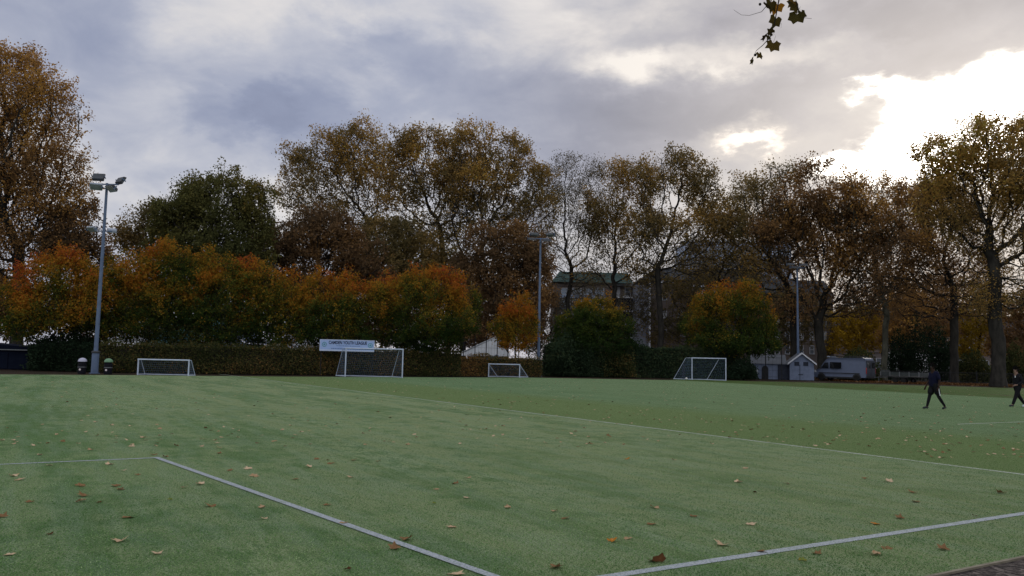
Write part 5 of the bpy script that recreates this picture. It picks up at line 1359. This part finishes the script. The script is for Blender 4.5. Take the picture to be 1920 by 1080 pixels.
tag(link('leaf_litter', me), 'pale and brown leaves strewn thinly over the far half of the pitch', 'leaf litter', kind='stuff')
# russet leaf bank along the railings
k = 9000; tq = rng.uniform(0, 1, k); qa, qb = np.array(foot(1560, 86)), np.array(foot(2000, 74))
Cc = qa + (qb - qa) * tq[:, None] + np.stack([rng.normal(size=k) * .3, rng.uniform(-5, 6, k), np.abs(rng.normal(size=k)) * .04 + .02], 1)
V, Fq, tt = leaf_quads(Cc, .16, np.clip(.22 + rng.normal(size=k) * .1, 0, .6), seed=5, droop=0)
tag(link('fallen_foliage', npmesh('fallen_foliage', V, [Fq], 'leaf_dry', tt)), 'russet carpet of fallen leaves below the railings at the right', 'leaf litter', kind='stuff')

# ------------------------------------------------------------------ turf fibres close to the camera
leafmat('turf_fibre', [(0, (.045, .115, .032)), (.4, (.10, .215, .065)), (.7, (.18, .30, .105)), (1, (.36, .46, .24))], .4)
k = 170000; uu = rng.uniform(-60, 1990, k * 2); dd = 5.3 * (30 / 5.3) ** (rng.uniform(0, 1, k * 2) ** 1.6)
X = (uu - U0) / F * dd; pts = np.stack([X, dd, np.zeros(k * 2)], 1)
def dist_line(p0, d_): q = pts[:, :2] - np.array((p0.x, p0.y)); return np.abs(q[:, 0] * -d_.y + q[:, 1] * d_.x)
e0_ = np.array((E0.x, E0.y)); inside = ((pts[:, :2] - e0_) @ np.array((enor.x, enor.y))) < -.02
okm = (dist_line(C1, L2d) > .043) & (dist_line(l3a, l3d) > .052) & inside
okm &= rng.uniform(0, 1, k * 2) < np.clip((30 - dd) / 14, 0, 1)
pts = pts[okm][:k]; k = len(pts)
cl = np.array([mnoise.noise(Vector((q[0] * .9, q[1] * .9, 3))) + .6 * mnoise.noise(Vector((q[0] * .22, q[1] * .22, 9))) for q in pts])
h = rng.uniform(.005, .014, k); a = rng.uniform(0, 2 * np.pi, k); wv = rng.uniform(.0016, .0034, k) * (1 + pts[:, 1] * .05)
side_ = np.stack([np.cos(a), np.sin(a), 0 * a], 1) * wv[:, None]; lean = np.stack([rng.normal(size=k) * .012, rng.normal(size=k) * .012, h], 1)
V = np.stack([pts - side_, pts + side_, pts + lean], 1).reshape(-1, 3); V[:, 2] += .001
tn = np.clip(.42 + .38 * cl + rng.normal(size=k) * .2, 0, 1)
tag(link('grass', npmesh('grass', V, [np.arange(3 * k).reshape(k, 3)], 'turf_fibre', np.repeat(tn, 3))), 'short green and pale turf fibres covering the near pitch', 'grass', kind='stuff')

# ------------------------------------------------------------------ overhanging branch at the top
Yl = 8.5
tb_ = Vector((9.5, 6.0, 0))
root = thing('overhanging_tree', 'tree beside the pitch whose leafy twig hangs into the sky at the top', 'tree', tb_)
W2 = lambda u, v, dy=0: at(u, v, Yl + dy) - tb_
b1 = MB(); b1.tube([(0, 0, 0), (.1, 0, 2.5), (-.1, .1, 5.0), (-.6, .4, 7.2), (-1.6, 1.0, 8.4)], [.30, .24, .20, .14, .09], 10)
lim = [Vector((-.1, .1, 5.0)), Vector((-2.0, .8, 6.9)), Vector((-4.5, 1.8, 7.2)), W2(1500, -190), W2(1480, -60)]
b1.tube(lim, [.12, .09, .06, .03, .014], 8)
b1.build('trunk', 'bark_plane', root, True)
tw_ = MB()
tw_.tube([W2(1480, -60), W2(1462, -10), W2(1452, 45), W2(1444, 70), W2(1430, 85), W2(1418, 95), W2(1410, 112)], [.012, .008, .006, .005, .004, .003, .002], 5)
tw_.tube([W2(1470, -30), W2(1440, 8), W2(1428, 22), W2(1405, 29), W2(1390, 28), W2(1375, 18)], [.007, .004, .003, .002, .002, .0015], 4)
tw_.tube([W2(1480, -60), W2(1490, -10), W2(1497, 20), W2(1505, 33), W2(1522, 35)], [.008, .005, .004, .003, .002], 4)
tw_.build('twig', 'bark_plane', root)
def hang_leaf(u, v, size_px, rot, tint_, dy=0, tilt=0.0, tp='leaf'):
    P_, F_ = leaf_mesh(int(u * 3 + v), .5); s_ = size_px * 1.22 * Yl / F
    Mx = Matrix.Translation(W2(u, v, dy)) @ Matrix.Rotation(R(rot), 4, 'Y') @ Matrix.Rotation(R(tilt), 4, 'Z') @ Matrix.Rotation(R(-90), 4, 'X') @ Matrix.Scale(s_, 4)
    me = bpy.data.meshes.new('leaf'); me.from_pydata([tuple(Mx @ Vector(q)) for q in P_], [], F_); me.materials.append(MATS['leaf_hang'])
    a = me.attributes.new('tint', 'FLOAT', 'POINT'); a.data.foreach_set('value', np.full(len(P_), tint_, np.float32)); link('leaf', me, root)
leafmat('leaf_hang', [(0, (.022, .014, .008)), (.4, (.048, .040, .012)), (.7, (.11, .060, .012)), (1, (.28, .12, .012))], .45)
for q in [(1447, 4, 34, 0, .45, 0, 30), (1458, 8, 30, 25, .9, .05, -20), (1437, 6, 24, -40, .1, -.05, 50), (1455, 34, 30, 10, .45, 0, 20), (1465, 44, 16, -10, .15, 0, 70), (1448, 62, 18, 120, .2, 0, 60), (1440, 66, 20, -30, .25, .04, 40),
          (1450, 80, 30, 15, .5, 0, -15), (1436, 68, 18, 40, .05, 0, 75), (1424, 100, 18, -20, .5, 0, 30), (1412, 112, 16, 25, .3, 0, 60), (1490, 8, 30, -10, .45, 0, 25), (1494, 26, 34, 20, .4, 0, -30), (1503, 22, 26, -25, .3, .05, 30), (1488, 2, 22, 40, .6, 0, 0),
          (1470, -25, 34, 0, .5, .1, 20), (1440, -22, 30, 30, .4, 0, 0), (1500, -30, 34, 60, .5, 0, 40)]: hang_leaf(*q)
for u, v in ((1480, 5), (1425, 8), (1416, 103)):
    c_ = W2(u, v); m_ = MB(); m_.lathe([(.002, -.016), (.012, -.011), (.016, 0), (.012, .011), (.002, .016)], c_, 8); m_.build('seed_ball', 'bark_dark', root, True)
print('objects', len(bpy.data.objects), 'polys', sum(len(o.data.polygons) for o in bpy.data.objects if o.type == 'MESH'))
